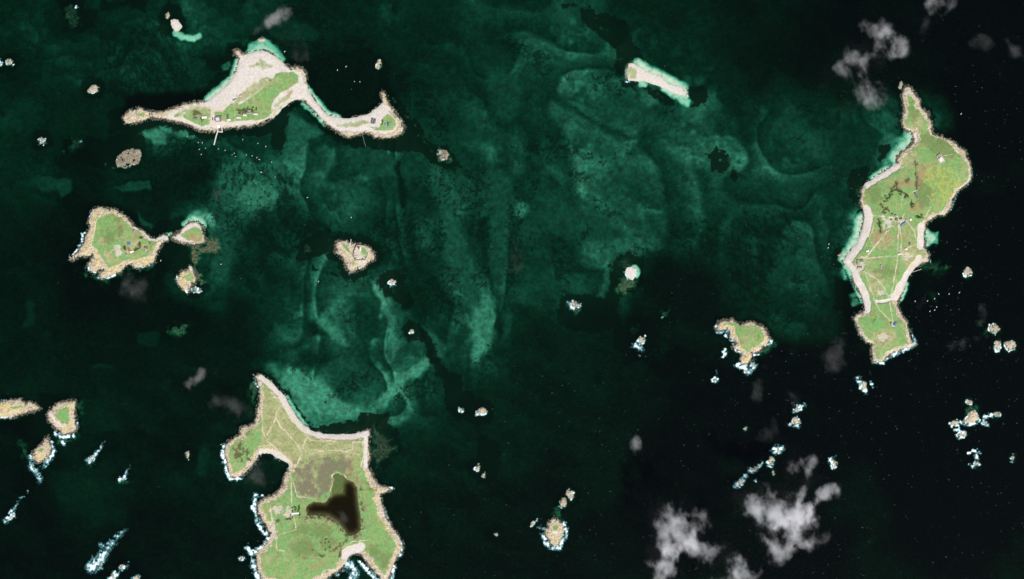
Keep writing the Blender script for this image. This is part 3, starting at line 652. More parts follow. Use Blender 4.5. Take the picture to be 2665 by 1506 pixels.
# -- pale banks
level(.69, Tt((1190,650),(1240,700),(1262,800),(1258,900),(1220,1000),(1180,1090),(1130,1090),(1125,950),(1140,800),(1160,700)), 16)
level(.66, Tt((1200,700),(1255,800),(1240,930),(1190,900),(1180,800)), 14)
level(.57, Tt((950,60),(1010,150),(1090,240),(1040,330),(1010,480),(1100,640)), 26, w=20)
level(.66, Tt((60,1120),(160,1240),(260,1340),(330,1430),(520,1370),(610,1310)), 22, w=14)
level(.68, Tt((630,1320),(650,1250),(760,1150),(890,1060),(915,1100),(890,1135),(760,1195),(700,1290),(660,1350)), 8)
level(.52, Tt((640,620),(700,700),(735,850),(755,1000),(735,1080)), 12, w=10)
level(.45, Tt((460,70),(560,130),(640,250),(560,240),(480,180)), 8)
level(.40, Tt((640,0),(720,0),(755,230),(690,230)), 10)
level(.55, Tt((870,890),(1000,1000),(1000,1080),(940,1060)), 8)
level(.22, Tt((730,0),(790,0),(790,230),(765,240)), 12)
level(.26, Tt((230,870),(370,850),(400,910),(280,940)), 12)
level(.5, Tt((440,860),(500,960),(490,990),(420,930)), 14)
level(.64, Lo((400,30),(520,150),(620,300),(700,420),(800,440),(700,330),(560,130)), 22)
level(.60, A((190,700),(300,680),(380,730),(370,780),(300,790),(240,740)), 6)
level(.60, A((320,640),(560,660),(620,740),(430,720),(340,680)), 6)
level(.50, A((1290,580),(1400,600),(1500,640),(1540,700),(1400,760),(1290,800),(1270,700)), 8)
level(.45, A((1870,820),(2000,840),(2080,920),(2100,1030),(1850,1030)), 8)
level(.42, A((2140,840),(2280,880),(2330,1030),(2120,1030),(2100,920)), 8)
level(.55, A((780,200),(880,160),(905,190),(850,240),(790,240)), 5)
level(.38, A((420,200),(660,190),(660,220),(420,290)), 10)
level(.42, A((450,0),(640,0),(800,40),(620,70)), 8)
level(.30, A((640,60),(900,60),(880,110),(640,100)), 8)
level(.13, A((1450,120),(1900,80),(1930,480),(1700,560),(1540,450),(1460,330)), 16)
level(.07, A((60,430),(400,400),(690,380),(680,460),(400,520),(60,560)), 10)
level(.41, T(0,400,3.3895)((320,190),(480,200),(640,240),(640,320),(540,400),(500,330),(360,330),(300,270)), 5)
level(.47, T(0,400,3.3895)((1000,310),(1150,260),(1330,250),(1340,330),(1100,325)), 4)
level(.58, V((1150,560),(2050,560),(2120,1000),(1950,1250),(1250,1250),(1120,1000)), 8)
level(.66, V((1560,860),(1650,760),(2000,820),(2080,1060),(1900,1180),(1640,1250),(1450,1100)), 8)
level(.80, E((1560,290),(1680,220),(1850,240),(1940,320),(1900,400),(1780,400),(1700,360),(1560,410)), 8)
level(.52, E((1850,480),(1960,450),(2080,540),(2130,760),(2100,1040),(1960,1120),(1850,1000),(1880,820),(2000,720),(1960,580)), 7)
level(.48, E((960,260),(1010,310),(1140,380),(1150,470),(1050,440),(980,420)), 5)
level(.30, T(0,760,3.68)((240,90),(310,90),(320,320),(180,320),(260,220)), 5)
level(.26, T(0,760,3.68)((1300,380),(1500,370),(1520,480),(1420,530),(1300,480)), 6)
level(.27, T(0,760,3.68)((860,690),(1080,690),(1080,720),(880,730)), 4)
level(.24, J((680,830),(800,810),(810,1030),(730,1050),(670,900)), 8)
level(.22, Lo((60,870),(180,860),(190,960),(70,980)), 8)
level(.24, J((620,160),(900,120),(950,280),(720,300)), 14)
level(.56, R((880,230),(950,300),(945,350),(860,300)), 10)
level(.60, R((1400,680),(1560,700),(1530,780),(1400,740)), 12)
level(.52, R((2180,860),(2350,900),(2540,1060),(2576,1180),(2450,1120),(2300,960)), 14)
level(.50, R((600,1110),(640,1200),(560,1160),(430,1110),(480,1070)), 8)
level(.52, U((450,20),(560,30),(610,110),(560,150)), 5)
level(.50, U((600,160),(760,290),(860,370),(760,350),(640,230)), 8)
level(.47, U((780,860),(870,700),(890,650),(860,820),(820,880)), 6)
level(.42, U((1960,640),(2080,560),(2080,680),(1980,860),(1920,800)), 14)
level(.06, U((1240,1240),(1330,1190),(1440,1260),(1470,1400),(1360,1456),(1250,1400)), 8)
level(.05, U((2360,770),(2576,740),(2500,1456),(2200,1456),(2020,1180),(2380,1160)), 30)
level(.10, U((1300,700),(1560,760),(1600,960),(1700,960),(1500,1100),(1260,980)), 20)
level(.85, B((340,330),(425,305),(428,350),(380,378),(335,435),(290,475),(300,430),(320,380)), 9)
level(.62, B((270,330),(350,300),(360,360),(280,480),(250,470)), 12)
level(.97, B((110,900),(150,850),(180,790),(192,705),(170,700),(140,780),(95,885)), 5, warp=.4)
level(.80, B((80,940),(120,930),(150,1000),(100,1000)), 7)
level(.72, B((125,1060),(165,1040),(195,1110),(140,1120)), 5)
level(.85, B((488,770),(550,770),(548,832),(488,832)), 4, warp=.5)
level(.66, B((365,1080),(400,1010),(400,1070),(375,1110)), 4)
level(.24, B((500,1040),(550,1050),(530,1090)), 6)
level(.36, B((20,300),(250,300),(250,470),(100,560),(60,800),(20,900)), 30)
Z5 = T(677, 416, 1.2155)
level(.35, Y6((100,330),(500,150),(800,330),(1300,480),(1450,600),(1350,740),(700,660),(300,560),(0,520)), 8)
level(.45, T(0,0,1)((485,96),(560,108),(640,112),(700,95)), 7, w=5)
level(.30, T(0,0,1)((535,1150),(555,1190),(530,1240),(505,1230),(520,1180)), 8)
level(.53, Z5((535,0),(600,90),(625,190),(690,340),(720,420),(700,470),(640,440),(590,300),(560,150)), 14)
level(.66, Z5((700,400),(738,470),(740,560),(715,610),(700,520)), 8)
level(.30, Z5((680,60),(720,60),(725,330),(745,440),(725,400),(690,250)), 7)
level(.27, Z5((752,430),(775,520),(755,600),(748,520)), 8)
level(.50, Z5((740,150),(780,100),(790,160),(765,320),(735,340),(725,250)), 10)
level(.47, Z5((880,110),(960,120),(1100,200),(1180,250),(1000,260),(900,220)), 18)
level(.56, Z5((1062,430),(1110,330),(1118,360),(1085,430)), 5)
level(.72, Z5((60,700),(90,650),(190,690),(240,740),(330,790),(260,820),(150,790)), 12)
level(.66, Z5((200,480),(260,550),(285,595),(240,580),(170,510)), 8)
level(.66, Z5((395,420),(425,500),(440,590),(420,640),(400,560)), 9)
level(.72, Z5((372,770),(400,720),(470,660),(535,618),(545,650),(470,690),(420,760)), 6)
level(.20, Z5((428,0),(440,0),(460,150),(448,150)), 4)
level(.36, Z5((300,440),(380,500),(380,560),(310,560)), 10)
level(.30, Z5((130,600),(240,620),(180,660),(110,640)), 10)
level(.52, Z5((250,60),(310,70),(372,150),(300,135)), 6)
level(.46, R((60,430),(200,420),(330,560),(260,760),(130,760)), 16)
level(.36, R((360,480),(460,520),(620,640),(800,770),(1080,890),(960,890),(700,740),(480,600)), 9)
level(.50, R((700,640),(1100,680),(1380,760),(1300,840),(1000,800),(800,740)), 16)
level(.50, R((0,1180),(180,1120),(260,1300),(120,1419),(0,1419)), 14)
# -- sea grass, weed beds and ripples
for p, c in [(((160,200),(260,180),(400,290),(540,310),(500,470),(400,460),(300,330),(190,260)),.55), (((780,400),(950,460),(1120,560),(1000,620),(800,600)),.5), (((170,940),(420,920),(640,940),(950,1040),(900,1080),(700,1020),(480,1060),(420,1010)),.62), (((400,850),(560,880),(640,950),(500,930)),.58), (((920,970),(1150,980),(1140,1010),(950,1000)),.58), (((590,1090),(720,1110),(810,1200),(700,1210),(650,1180)),.66), (((230,1230),(400,1160),(440,1240),(330,1330),(280,1420),(250,1300)),.6), (((740,1250),(850,1290),(980,1419),(870,1380)),.55), (((1200,700),(1390,680),(1370,800),(1250,790)),.42), (((2120,620),(2250,650),(2320,720),(2200,700)),.66), (((2170,860),(2240,880),(2250,930),(2180,910)),.6), (((590,420),(650,440),(640,500),(600,500)),.6), (((200,80),(270,110),(240,150),(190,120)),.6), (((1210,420),(1420,440),(1480,520),(1300,500)),.34)]:
    pat(R(*p), c, soft=10)
for p, c in [(((240,200),(400,100),(420,200),(320,320),(310,520),(270,900),(190,860),(200,600),(170,440)),.58), (((690,200),(820,240),(930,350),(840,400),(800,330)),.52), (((650,540),(700,430),(750,410),(720,520),(680,570)),.62), (((2060,740),(2100,700),(2150,800),(2170,900),(2120,1010),(2060,880)),.6), (((0,600),(60,650),(90,720),(60,760),(0,790)),.52), (((320,440),(400,430),(390,600),(330,640)),.42), (((960,560),(1180,520),(1300,650),(1100,700)),.5), (((0,60),(60,40),(60,400),(0,560)),.5), (((1260,440),(1560,330),(1640,700),(1500,780),(1340,760)),.42), (((2370,380),(2576,400),(2576,560),(2400,480)),.5)]:
    pat(U(*p), c, soft=10)
pat(U((480,480),(590,500),(610,700),(640,860),(540,870),(490,620)), .56, 'ripple', 20, size=6, soft=6)
pat(U((1620,450),(1750,310),(1950,300),(2050,220),(2150,360),(2050,560),(1960,640),(1900,900),(1700,900),(1640,700)), .52, 'ripple', 48, size=6, soft=16)
pat(U((1560,820),(1900,880),(2010,1000),(1980,1140),(1860,1010),(1600,940)), .5, 'ripple', 30, size=7, soft=10)
for p, c in [(((780,270),(1000,330),(990,500),(900,560),(700,520),(560,420),(640,300)),.56), (((1090,500),(1200,620),(1240,700),(1180,720),(1110,640)),.52), (((640,1150),(720,1080),(620,1200),(500,1250),(370,1320),(340,1280),(420,1180),(560,1110)),.55), (((740,1230),(870,1150),(960,1180),(960,1260),(800,1290),(680,1340)),.6), (((350,560),(700,640),(560,700),(200,620)),.36), (((980,560),(1080,560),(1090,900),(960,820),(840,700)),.62), (((400,800),(520,800),(520,920),(450,900)),.42), (((900,260),(1000,250),(1000,60),(860,60)),.45), (((1140,1080),(1220,980),(1270,940),(1270,1120),(1200,1180)),.5), (((100,1090),(220,1080),(330,1230),(200,1200)),.36)]:
    pat(Tt(*p), c, soft=12)
pat(Tt((-20,280),(200,240),(360,340),(300,420),(180,500),(0,620),(-60,500)), .62, 'ripple', 60, size=5, soft=16)
pat(V((1100,470),(1700,460),(2050,560),(1980,720),(1700,760),(1540,900),(1350,980),(1100,1150)), .62, 'ripple', 80, size=5, soft=8)
pat(V((1300,1150),(1700,1180),(2100,1050),(2300,1300),(1300,1400)), .5, 'speckle', size=6, soft=8)
pat(V((1650,760),(1800,700),(2080,800),(2080,1000),(1700,1150)), .35, 'speckle', size=6, soft=8)
pat(V((0,150),(1080,150),(1080,1150),(600,1200),(0,900)), .58, 'speckle', size=7, soft=16)
pat(V((2100,600),(2305,700),(2305,1456),(2050,1300)), .6, 'ripple', 70, size=6, soft=12)
pat(Y6((1100,700),(2200,680),(2350,950),(1500,1000),(1000,900)), .6, 'ripple', 5, size=5, soft=10)
pat(Y6((800,60),(1500,60),(1800,430),(1500,560),(1100,330),(850,350)), .66, 'ripple', 20, size=5, soft=10)
pat(Q((460,180),(740,280),(980,520),(1040,680),(860,740),(600,560)), .55, 'ripple', 5, size=5, soft=8)
pat(Q((900,760),(1120,700),(1160,1050),(960,1060),(920,900)), .58, 'speckle', size=7, soft=8)
pat(M((880,260),(1300,130),(1500,260),(1583,420),(1583,560),(1200,760),(900,800),(860,560)), .58, 'ripple', 70, size=6, soft=12)
pat(A((0,0),(330,0),(420,160),(600,330),(300,440),(0,420)), .5, 'ripple', 75, size=6, soft=14)
pat(M((1150,1100),(1583,1150),(1583,1456),(1100,1456),(1200,1300)), .58, 'speckle', size=6, soft=10)
pat(E((1800,250),(2576,250),(2576,1000),(2150,1100),(2130,700)), .55, 'speckle', size=6, soft=14)
pat(E((1600,80),(2576,0),(2576,300),(2000,400)), .45, 'speckle', size=6, soft=10)
pat(D((1080,420),(1230,430),(1250,650),(1150,560)), .4, 'speckle', size=8, soft=14)
# -- kelp beds
kelp(G((60,60),(160,30),(240,60),(260,160),(400,120),(540,180),(650,260),(690,400),(720,500),(860,590),(960,790),(920,820),(820,720),(700,760),(640,800),(640,960),(560,980),(510,920),(520,780),(500,600),(440,540),(250,390),(80,250)), 3)
kelp(G((-170,0),(0,0),(20,30),(-60,50),(-160,40)), 4)
kelp(G((1420,1100),(1560,1060),(1680,1100),(1700,1220),(1620,1360),(1500,1370),(1470,1330),(1560,1260),(1440,1210)), 2)
kelp(G((590,1040),(640,1010),(830,1020),(830,1090),(700,1110),(600,1080)), 2)
kelp(G((870,1120),(940,1080),(1150,1140),(1310,1260),(1290,1320),(1180,1320),(950,1210)), 2)
kelp(Hh((690,240),(780,110),(850,100),(850,40),(880,20),(930,90),(980,110),(1090,200),(1060,450),(940,560),(800,590),(740,750),(850,950),(560,1010),(400,1010),(200,980),(40,900),(40,740),(120,570),(300,620),(400,560),(480,580),(600,600),(640,440),(700,320)), 3)
kelp(Hh((700,1160),(740,1000),(880,860),(1050,800),(1250,760),(1400,780),(1400,900),(1280,1000),(1220,1200),(1100,1300),(820,1440),(850,1300),(720,1210)), 4)
kelp(R((1570,1000),(1640,970),(1720,1000),(1735,1090),(1690,1145),(1620,1110),(1600,1030)), 2)
kelp(R((1720,1150),(1750,1100),(1800,1130),(1760,1170)), 2)
clear(R((1663,1043)), 2, w=4); 
kelp(Tt((650,590),(730,600),(800,720),(830,760),(790,790),(720,770),(690,700)), 3)
kelp(Tt((800,880),(850,880),(920,990),(990,1110),(1080,1160),(1100,1230),(1250,1320),(1240,1380),(1060,1400),(990,1310),(1000,1220),(930,1110),(880,1000),(810,960)), 4)
kelp(F((80,600),(110,330),(330,230),(560,60),(700,40),(750,200),(700,420),(640,520),(480,580),(250,680)), 3)
kelp(F((340,690),(420,780),(640,860),(850,840),(900,1000),(640,870),(400,790)), 3, amt=.8)
kelp(F((860,700),(1050,850),(1260,960),(1450,860),(1560,720),(1640,600),(1720,500),(1560,420),(1400,340),(1200,230),(900,180),(820,250),(760,420)), 4, amt=.97)
kelp(A((1930,130),(2010,140),(2070,400),(2200,560),(2330,760),(2400,820),(2500,850),(2570,950),(2480,1000),(2380,930),(2280,860),(2100,850),(1900,830),(1700,780),(1560,660),(1640,700),(1900,760),(2150,720),(2080,560),(1980,400)), 3)
kelp(A((180,630),(330,610),(560,660),(720,700),(900,690),(1150,640),(1250,560),(1290,600),(1270,780),(1230,860),(1160,800),(1150,720),(960,720),(760,730),(620,730),(560,690),(320,640),(200,700),(120,720),(60,660)), 3)
kelp(A((580,130),(760,130),(910,110),(900,160),(780,330),(690,440),(560,460),(380,500),(60,560),(40,660),(-40,760),(-60,560),(100,480),(420,430),(640,400),(760,260)), 8, amt=.8)
kelp(A((1000,-10),(1180,0),(1190,40),(1080,60),(1000,40)), 3)
kelp(A((1240,190),(1400,130),(1500,250),(1480,330),(1430,340),(1420,240),(1300,210)), 4)
kelp(el(M,1420,170,110,150), 5); kelp(el(M,765,715,110,90), 6, amt=.9); kelp(el(M,330,1150,110,90), 8, amt=.85)
kelp(M((480,0),(680,0),(700,60),(860,90),(1060,40),(1180,100),(1200,0),(840,0),(780,140),(780,240),(560,260),(500,160)), 6)
kelp(M((860,1150),(1000,1080),(1180,1100),(1200,1230),(1180,1400),(1060,1440),(860,1400),(720,1320),(500,1280),(520,1150),(700,1110)), 6, amt=.9)
kelp(E((250,150),(450,110),(700,130),(900,250),(1000,420),(900,400),(700,210),(480,180),(370,300)), 6)
kelp(E((940,420),(1080,450),(1180,420),(1290,340),(1540,280),(1560,420),(1480,490),(1370,540),(1340,540),(1210,560),(1100,500)), 4, amt=.95)
kelp(E((1260,650),(1400,590),(1560,640),(1640,720),(1600,900),(1440,1000),(1300,1000),(1180,900),(1200,780)), 5)
kelp(B((150,470),(240,455),(200,530),(178,570),(178,660),(150,670),(115,600),(120,520)), 4)
kelp(B((262,365),(320,365),(310,420),(285,450)), 3); kelp(el(B,66,922,34,24), 3)
kelp(B((60,980),(120,1010),(130,1100),(180,1140),(130,1170),(60,1120)), 4); kelp(B((475,740),(540,720),(560,770),(490,765)), 3)
kelp(B((488,835),(560,835),(600,950),(480,1000),(420,1060),(430,960),(510,920)), 5, amt=.85)
kelp(Lo((230,90),(330,60),(430,120),(520,210),(600,340),(700,440),(800,420),(980,400),(1000,340),(1180,350),(1230,450),(1290,580),(1180,700),(1090,760),(1060,700),(1080,560),(1060,440),(1000,470),(850,480),(720,470),(600,410),(520,280),(380,120)), 4)
clear(Lo((510,240),(560,330),(640,420),(720,440)), 2, w=3)
kelp(O((40,60),(260,120),(420,120),(440,300),(280,330),(180,260),(60,270)), 5); kelp(O((190,680),(300,640),(310,420),(380,400),(500,500),(500,860),(400,880),(260,780)), 4)
kelp(O((400,1400),(420,1280),(520,1250),(560,1430)), 4)
kelp(J((20,200),(330,140),(420,270),(370,350),(280,430),(220,380),(60,260)), 6); kelp(J((300,0),(560,20),(380,160),(320,140)), 6, amt=.8)
for p_, l_ in ((A((190,690),(300,660),(390,720),(370,790),(290,800),(230,740)), .68), (A((330,640),(560,668),(640,745),(430,725),(345,690)), .66), (A((1300,590),(1400,610),(1500,650),(1540,710),(1400,770),(1300,800),(1280,700)), .57), (A((780,200),(880,160),(905,190),(850,240),(790,240)), .62), (A((1890,830),(2000,850),(2080,930),(2090,1030),(1870,1030)), .5)):
    level(l_, p_, 6); clear(p_, 5)
# -- bare olive reefs close to the surface
reef(G((240,260),(360,300),(520,420),(480,440),(320,340)), 1.6, 6, amt=.35); reef(G((560,560),(600,640),(590,760),(560,740)), 1.6, 5, amt=.4); reef(G((960,1120),(1100,1170),(1160,1220),(1040,1180)), 1.8, 4, amt=.45)
reef(el(Hh,860,470,130,100,-20), 1.4, 5, amt=.8); reef(Hh((760,200),(880,150),(990,190),(1030,300),(1010,440),(930,520),(800,570),(730,560),(710,470),(800,420),(830,300)), 2.2, 6, amt=.5)
reef(Hh((160,690),(190,760),(270,790),(330,760),(300,730),(220,730)), 1.2, 4, amt=.8); reef(Hh((1270,760),(1370,760),(1380,850),(1280,860)), 1.6, 4, amt=.6); reef(Hh((920,960),(1010,880),(1000,1040),(930,1030)), 2.4, 6, amt=.4)
reef(E((1800,600),(1880,520),(1960,600),(2000,680),(1900,740),(1740,720),(1720,900),(1780,1080),(1700,1100),(1650,900),(1680,720),(1600,660)), .6, 4, amt=1); reef(E((1640,640),(1720,700),(1720,900),(1640,950),(1600,800)), .5, 4, amt=1)
reef(F((200,400),(300,330),(380,320),(340,480),(240,500)), 2.2, 5, amt=.5); reef(F((1760,820),(1850,900),(1830,940),(1740,880)), 1.4, 4, amt=.8); reef(F((1800,1160),(1900,1180),(2020,1100),(2050,1180),(1960,1260),(1830,1230)), 1.6, 4, amt=.7)
reef(el(A,2440,880,62,50,30), 1.0, 4, amt=.85); reef(A((2060,450),(2200,610),(2310,780),(2350,830)), 1.4, 3, w=1.6, amt=.6)
reef(el(T(0,760,3.68),1700,350,95,55,-10), 2.6, 4, amt=.9); reef(M((520,40),(650,30),(660,190),(580,230),(520,160)), 2.2, 7, amt=.5); reef(M((510,1240),(600,1130),(690,1120),(690,1180),(580,1270)), 2.4, 5, amt=.45); reef(M((870,1350),(900,1380),(1050,1420),(1120,1400)), 2.2, 4, w=2, amt=.5)
reef(Lo((1070,420),(1180,480),(1240,580),(1180,660),(1090,740),(1060,620),(1075,520)), .8, 9, amt=.55); reef(Lo((260,130),(300,120),(310,200),(290,310),(262,290)), 1.5, 5, amt=.6)
reef(I((1000,480),(1090,490),(1110,540),(1000,610),(880,700),(800,720),(790,680)), 2.2, 5, amt=.7); reef(X5((880,120),(1100,100),(1240,190),(1080,240),(930,220)), 2.0, 7, amt=.5); reef(B((155,560),(185,560),(180,670),(150,660)), 1.8, 6, amt=.5)
reef(Lr((260,445),(300,480),(340,520),(310,540)), 2.4, 5, amt=.5); reef(Lr((190,960),(260,960),(280,1080),(230,1110),(170,1050)), 2.2, 5, amt=.5); reef(Lr((0,60),(60,120),(30,150),(0,140)), 2.4, 5, amt=.5)
reef(K((720,480),(830,440),(850,600),(880,720),(700,700)), 2.6, 4, amt=.4); reef(E((380,880),(340,920),(370,1000),(470,1010)), 2.2, 4, w=5, amt=.5); reef(E((860,950),(1000,960),(1150,900)), 2.6, 5, w=4, amt=.5); reef(E((480,1050),(560,1090),(760,1020)), 2.6, 5, w=4, amt=.5)
reef(J((130,330),(220,420),(210,600),(170,480)), 2.4, 5, amt=.45); reef(J((650,520),(700,570),(740,560)), 2.2, 4, w=3, amt=.5); reef(el(J,950,690,40,24), 2.4, 4, amt=.45); reef(J((460,400),(560,390),(590,350)), 2.4, 4, w=4, amt=.5); reef(J((560,40),(640,60),(650,160),(600,180)), 2.4, 5, amt=.4)
# -- turquoise sand shallows beside the beaches
def shallow(depth, pts, soft, w=None, k=.8):
    sl, s = area(pts, soft, w, .25)
    s = s + 7 * n8[sl]
    m = ss(-soft * 1.7, 1.0, s)
    DP[sl] = np.minimum(DP[sl], np.where(m > .02, depth + (1 - m) ** 1.15 * 6.2, 99)); WD[sl] *= 1 - ss(.1, .7, m); RF[sl] *= 1 - m
shallow(.7, A((690,455),(790,375),(865,300),(900,235),(918,170)), 9, w=3.0)
shallow(1.2, A((985,115),(1050,60),(1100,50),(1180,100),(1240,165),(1200,165),(1090,90)), 7); shallow(2.4, A((985,115),(1000,60),(1100,10),(1180,60),(1250,160)), 9)
shallow(.7, A((1430,375),(1470,440),(1530,515),(1600,575),(1660,590)), 7, w=3.0)
shallow(1.0, A((1480,560),(1560,612),(1530,600)), 5, w=3); shallow(2.0, A((1400,480),(1500,570),(1560,640)), 6, w=3)
shallow(.6, G((800,750),(850,780),(940,850),(1040,890),(1180,960),(1320,1050),(1420,1090),(1300,1070),(1100,950),(900,870)), 11)
shallow(.8, G((1150,1110),(1300,1190),(1420,1210),(1400,1190)), 9, w=3); shallow(1.6, G((1330,1230),(1460,1270),(1450,1330),(1380,1290)), 9); shallow(1.3, G((830,1020),(930,1030),(900,1080),(830,1080)), 4)
shallow(.8, B((103,898),(136,848),(168,790),(184,708)), 11, w=6); shallow(.7, B((355,452),(300,484),(250,512)), 9, w=3.5); shallow(1.0, B((425,312),(420,345),(385,378),(345,420)), 14, w=8)
shallow(.9, B((490,775),(520,800),(490,828)), 8, w=5); shallow(1.0, B((112,935),(140,985),(165,1040),(190,1090)), 6, w=3); shallow(.9, B((395,1020),(372,1080)), 5, w=4)
shallow(1.0, E((1560,400),(1650,330),(1740,340),(1780,400)), 9, w=3); shallow(.7, E((1300,540),(1380,510)), 4, w=2)
shallow(1.6, M((1445,275),(1500,310),(1600,320),(1640,300)), 6, w=4); shallow(1.4, Hh((960,250),(1010,300),(990,370)), 4, w=3); shallow(1.6, Lo((500,230),(560,330),(640,430)), 4, w=2)
# -- depth
xl = [0, .04, .1, .2, .35, .5, .6, .7, .85, 1.0]
depth = np.interp(LV.ravel(), xl, [20, 18, 13, 9.5, 6.2, 4.6, 3.9, 3.2, 2.8, 2.4]).reshape(LV.shape).astype(np.float32)
tone = np.interp(LV.ravel(), xl, [.006, .010, .022, .040, .068, .122, .23, .45, .75, 1.0]).reshape(LV.shape).astype(np.float32)
n6 = fbm(SB.X, SB.Y, 6, 2, 510) - .5
tone = tone * np.clip(1 + .75 * n20 + .6 * n8 + .6 * n6, .35, 2.0)
tone = np.maximum(tone, ss(6.5, 1.8, DP))
depth = np.minimum(np.minimum(depth, DP), DR)
sdall = np.full(SB.X.shape, -999, np.float32); hw = np.zeros(SB.X.shape, np.float32); sm = np.zeros(SB.X.shape, np.float32)
for d in ISL:
    sl, s = raw_sd(SB, d, 46)
    if sl is None: continue
    near = s > sdall[sl]
    sdall[sl] = np.maximum(sdall[sl], s)
    h = ss(d['halo'] * 2.1 + 2, d['halo'] * .7, -s + 22 * n8[sl]) if d['halo'] > 0 else np.zeros_like(s)
    open_ = (DP[sl] > 4.5)
    blend(WD, sl, .97 * h * np.where(open_, 1, 0) * (1 - RF[sl]))
    k = 1.0 if d['name'] != 'sandbar' else .4
    depth[sl] = np.minimum(depth[sl], np.where(s > -45, .5 + np.maximum(-s, 0) * k * (1 + .02 * np.maximum(-s, 0)), 99))
depth = np.where(sdall > -1.5, np.maximum(.75, depth), depth)
depth = np.where(sdall > 2, 2.5, depth)
depth = np.maximum(depth, .6) + .35 * n20 + .25 * n8
zb = -np.maximum(depth, .55)
# fade to the flat deep floor at the border of the sheet
bd = np.minimum(np.minimum(SB.X + 160, 2825 - SB.X), np.minimum(SB.Y + 160, 1666 - SB.Y))
zb = zb * ss(0, 150, bd) + (-34) * (1 - ss(0, 150, bd))

def seabed_material():
    t = NT('seabed_sand_and_weed')
    a = t.attr('floor')
    nf = t.noise(.12, 2, .6); ns = t.noise(.045, 4, .68); nm = t.noise(.03, 2, .6)
    sand = t.mix(nm, (.50, .455, .38), (.66, .60, .50))
    sand = t.mix(t.math('MULTIPLY', a[2], t.math('ADD', .68, t.math('MULTIPLY', t.step(ns, .34, .66), .55))), (.012, .014, .010), sand)
    sand = t.mix(t.math('MULTIPLY', t.step(nf, .55, .75), .25), sand, (.2, .2, .15))
    rf = t.mix(t.step(nf, .35, .65), (.045, .040, .022), (.15, .125, .08))
    col = t.mix(a[1], sand, rf)
    wd = t.step(t.math('ADD', a[0], t.math('MULTIPLY', t.math('SUBTRACT', t.noise(.13, 4, .68), .5), 1.1)), .25, .75)
    col = t.mix(wd, col, t.mix(nf, (.010, .010, .006), (.030, .030, .017)))
    return t.principled(col, 1.0, spec=0.0)
MS = seabed_material()
verts = np.stack([wx(SB.X), wy(SB.Y), zb], -1).reshape(-1, 3)
fa = grid_faces(SB.ny, SB.nx)
at = rgba(WD, RF, np.clip(tone, 0, 1))
# outer ring of the sheet, flat and deep, out to the horizon
bx0, bx1, by0, by1 = wx(-160), wx(SB.X.max()), wy(SB.Y.max()), wy(-160)
nb = len(verts)
BIG = 40000.0
i00, i10 = (SB.ny - 1) * SB.nx, SB.ny * SB.nx - 1
i01, i11 = 0, SB.nx - 1
verts = np.vstack([verts, [[-BIG, -BIG, -34], [BIG, -BIG, -34], [BIG, BIG, -34], [-BIG, BIG, -34]]])
fa = np.vstack([fa, [[nb, nb + 1, i10, i00], [nb + 1, nb + 2, i11, i10], [nb + 2, nb + 3, i01, i11], [nb + 3, nb, i00, i01]]])
at = np.vstack([at, np.tile([.3, 0, .03, 1], (4, 1))])
o = link('seabed', mesh_np('seabed', verts, fa, MS, True, dict(floor=at)))
tag(o, 'sandy sea floor with dark weed beds seen through clear green water', 'seabed', kind='structure')

# ------------------------------------------------------------------ sea water: a closed body of absorbing water
def water_material():
    t = NT('sea_water')
    nb_ = t.noise(.12, 3, .6)
    bmp = t.n('ShaderNodeBump'); bmp.inputs['Strength'].default_value = .25; bmp.inputs['Distance'].default_value = .6
    t.l(nb_, bmp.inputs['Height'])
    gl_ = t.n('ShaderNodeBsdfGlossy'); gl_.inputs['Roughness'].default_value = .12; t.l(bmp.outputs[0], gl_.inputs['Normal'])
    fr = t.n('ShaderNodeFresnel'); fr.inputs['IOR'].default_value = 1.33; t.l(bmp.outputs[0], fr.inputs['Normal'])
    tr = t.n('ShaderNodeBsdfTransparent')
    df = t.n('ShaderNodeBsdfDiffuse'); df.inputs['Color'].default_value = (.30, .42, .54, 1)
    m1 = t.n('ShaderNodeMixShader'); m1.inputs[0].default_value = .0012; t.l(tr.outputs[0], m1.inputs[1]); t.l(df.outputs[0], m1.inputs[2])
    m2 = t.n('ShaderNodeMixShader'); t.l(fr.outputs[0], m2.inputs[0]); t.l(m1.outputs[0], m2.inputs[1]); t.l(gl_.outputs[0], m2.inputs[2])
    t.l(m2.outputs[0], t.out.inputs['Surface'])
    va = t.n('ShaderNodeVolumeAbsorption'); va.inputs['Color'].default_value = (.36, .85, .775, 1); va.inputs['Density'].default_value = .52
    t.l(va.outputs[0], t.out.inputs['Volume'])
    return t.m
b = 39000.0
wv = np.array([[-b, -b, -60], [b, -b, -60], [b, b, -60], [-b, b, -60], [-b, -b, 0], [b, -b, 0], [b, b, 0], [-b, b, 0]])
wf = np.array([[3, 2, 1, 0], [4, 5, 6, 7], [0, 1, 5, 4], [1, 2, 6, 5], [2, 3, 7, 6], [3, 0, 4, 7]])
o = link('sea', mesh_np('sea', wv, wf, water_material(), False))
tag(o, 'clear green sea around the islands, darkening with depth', 'sea', kind='structure')

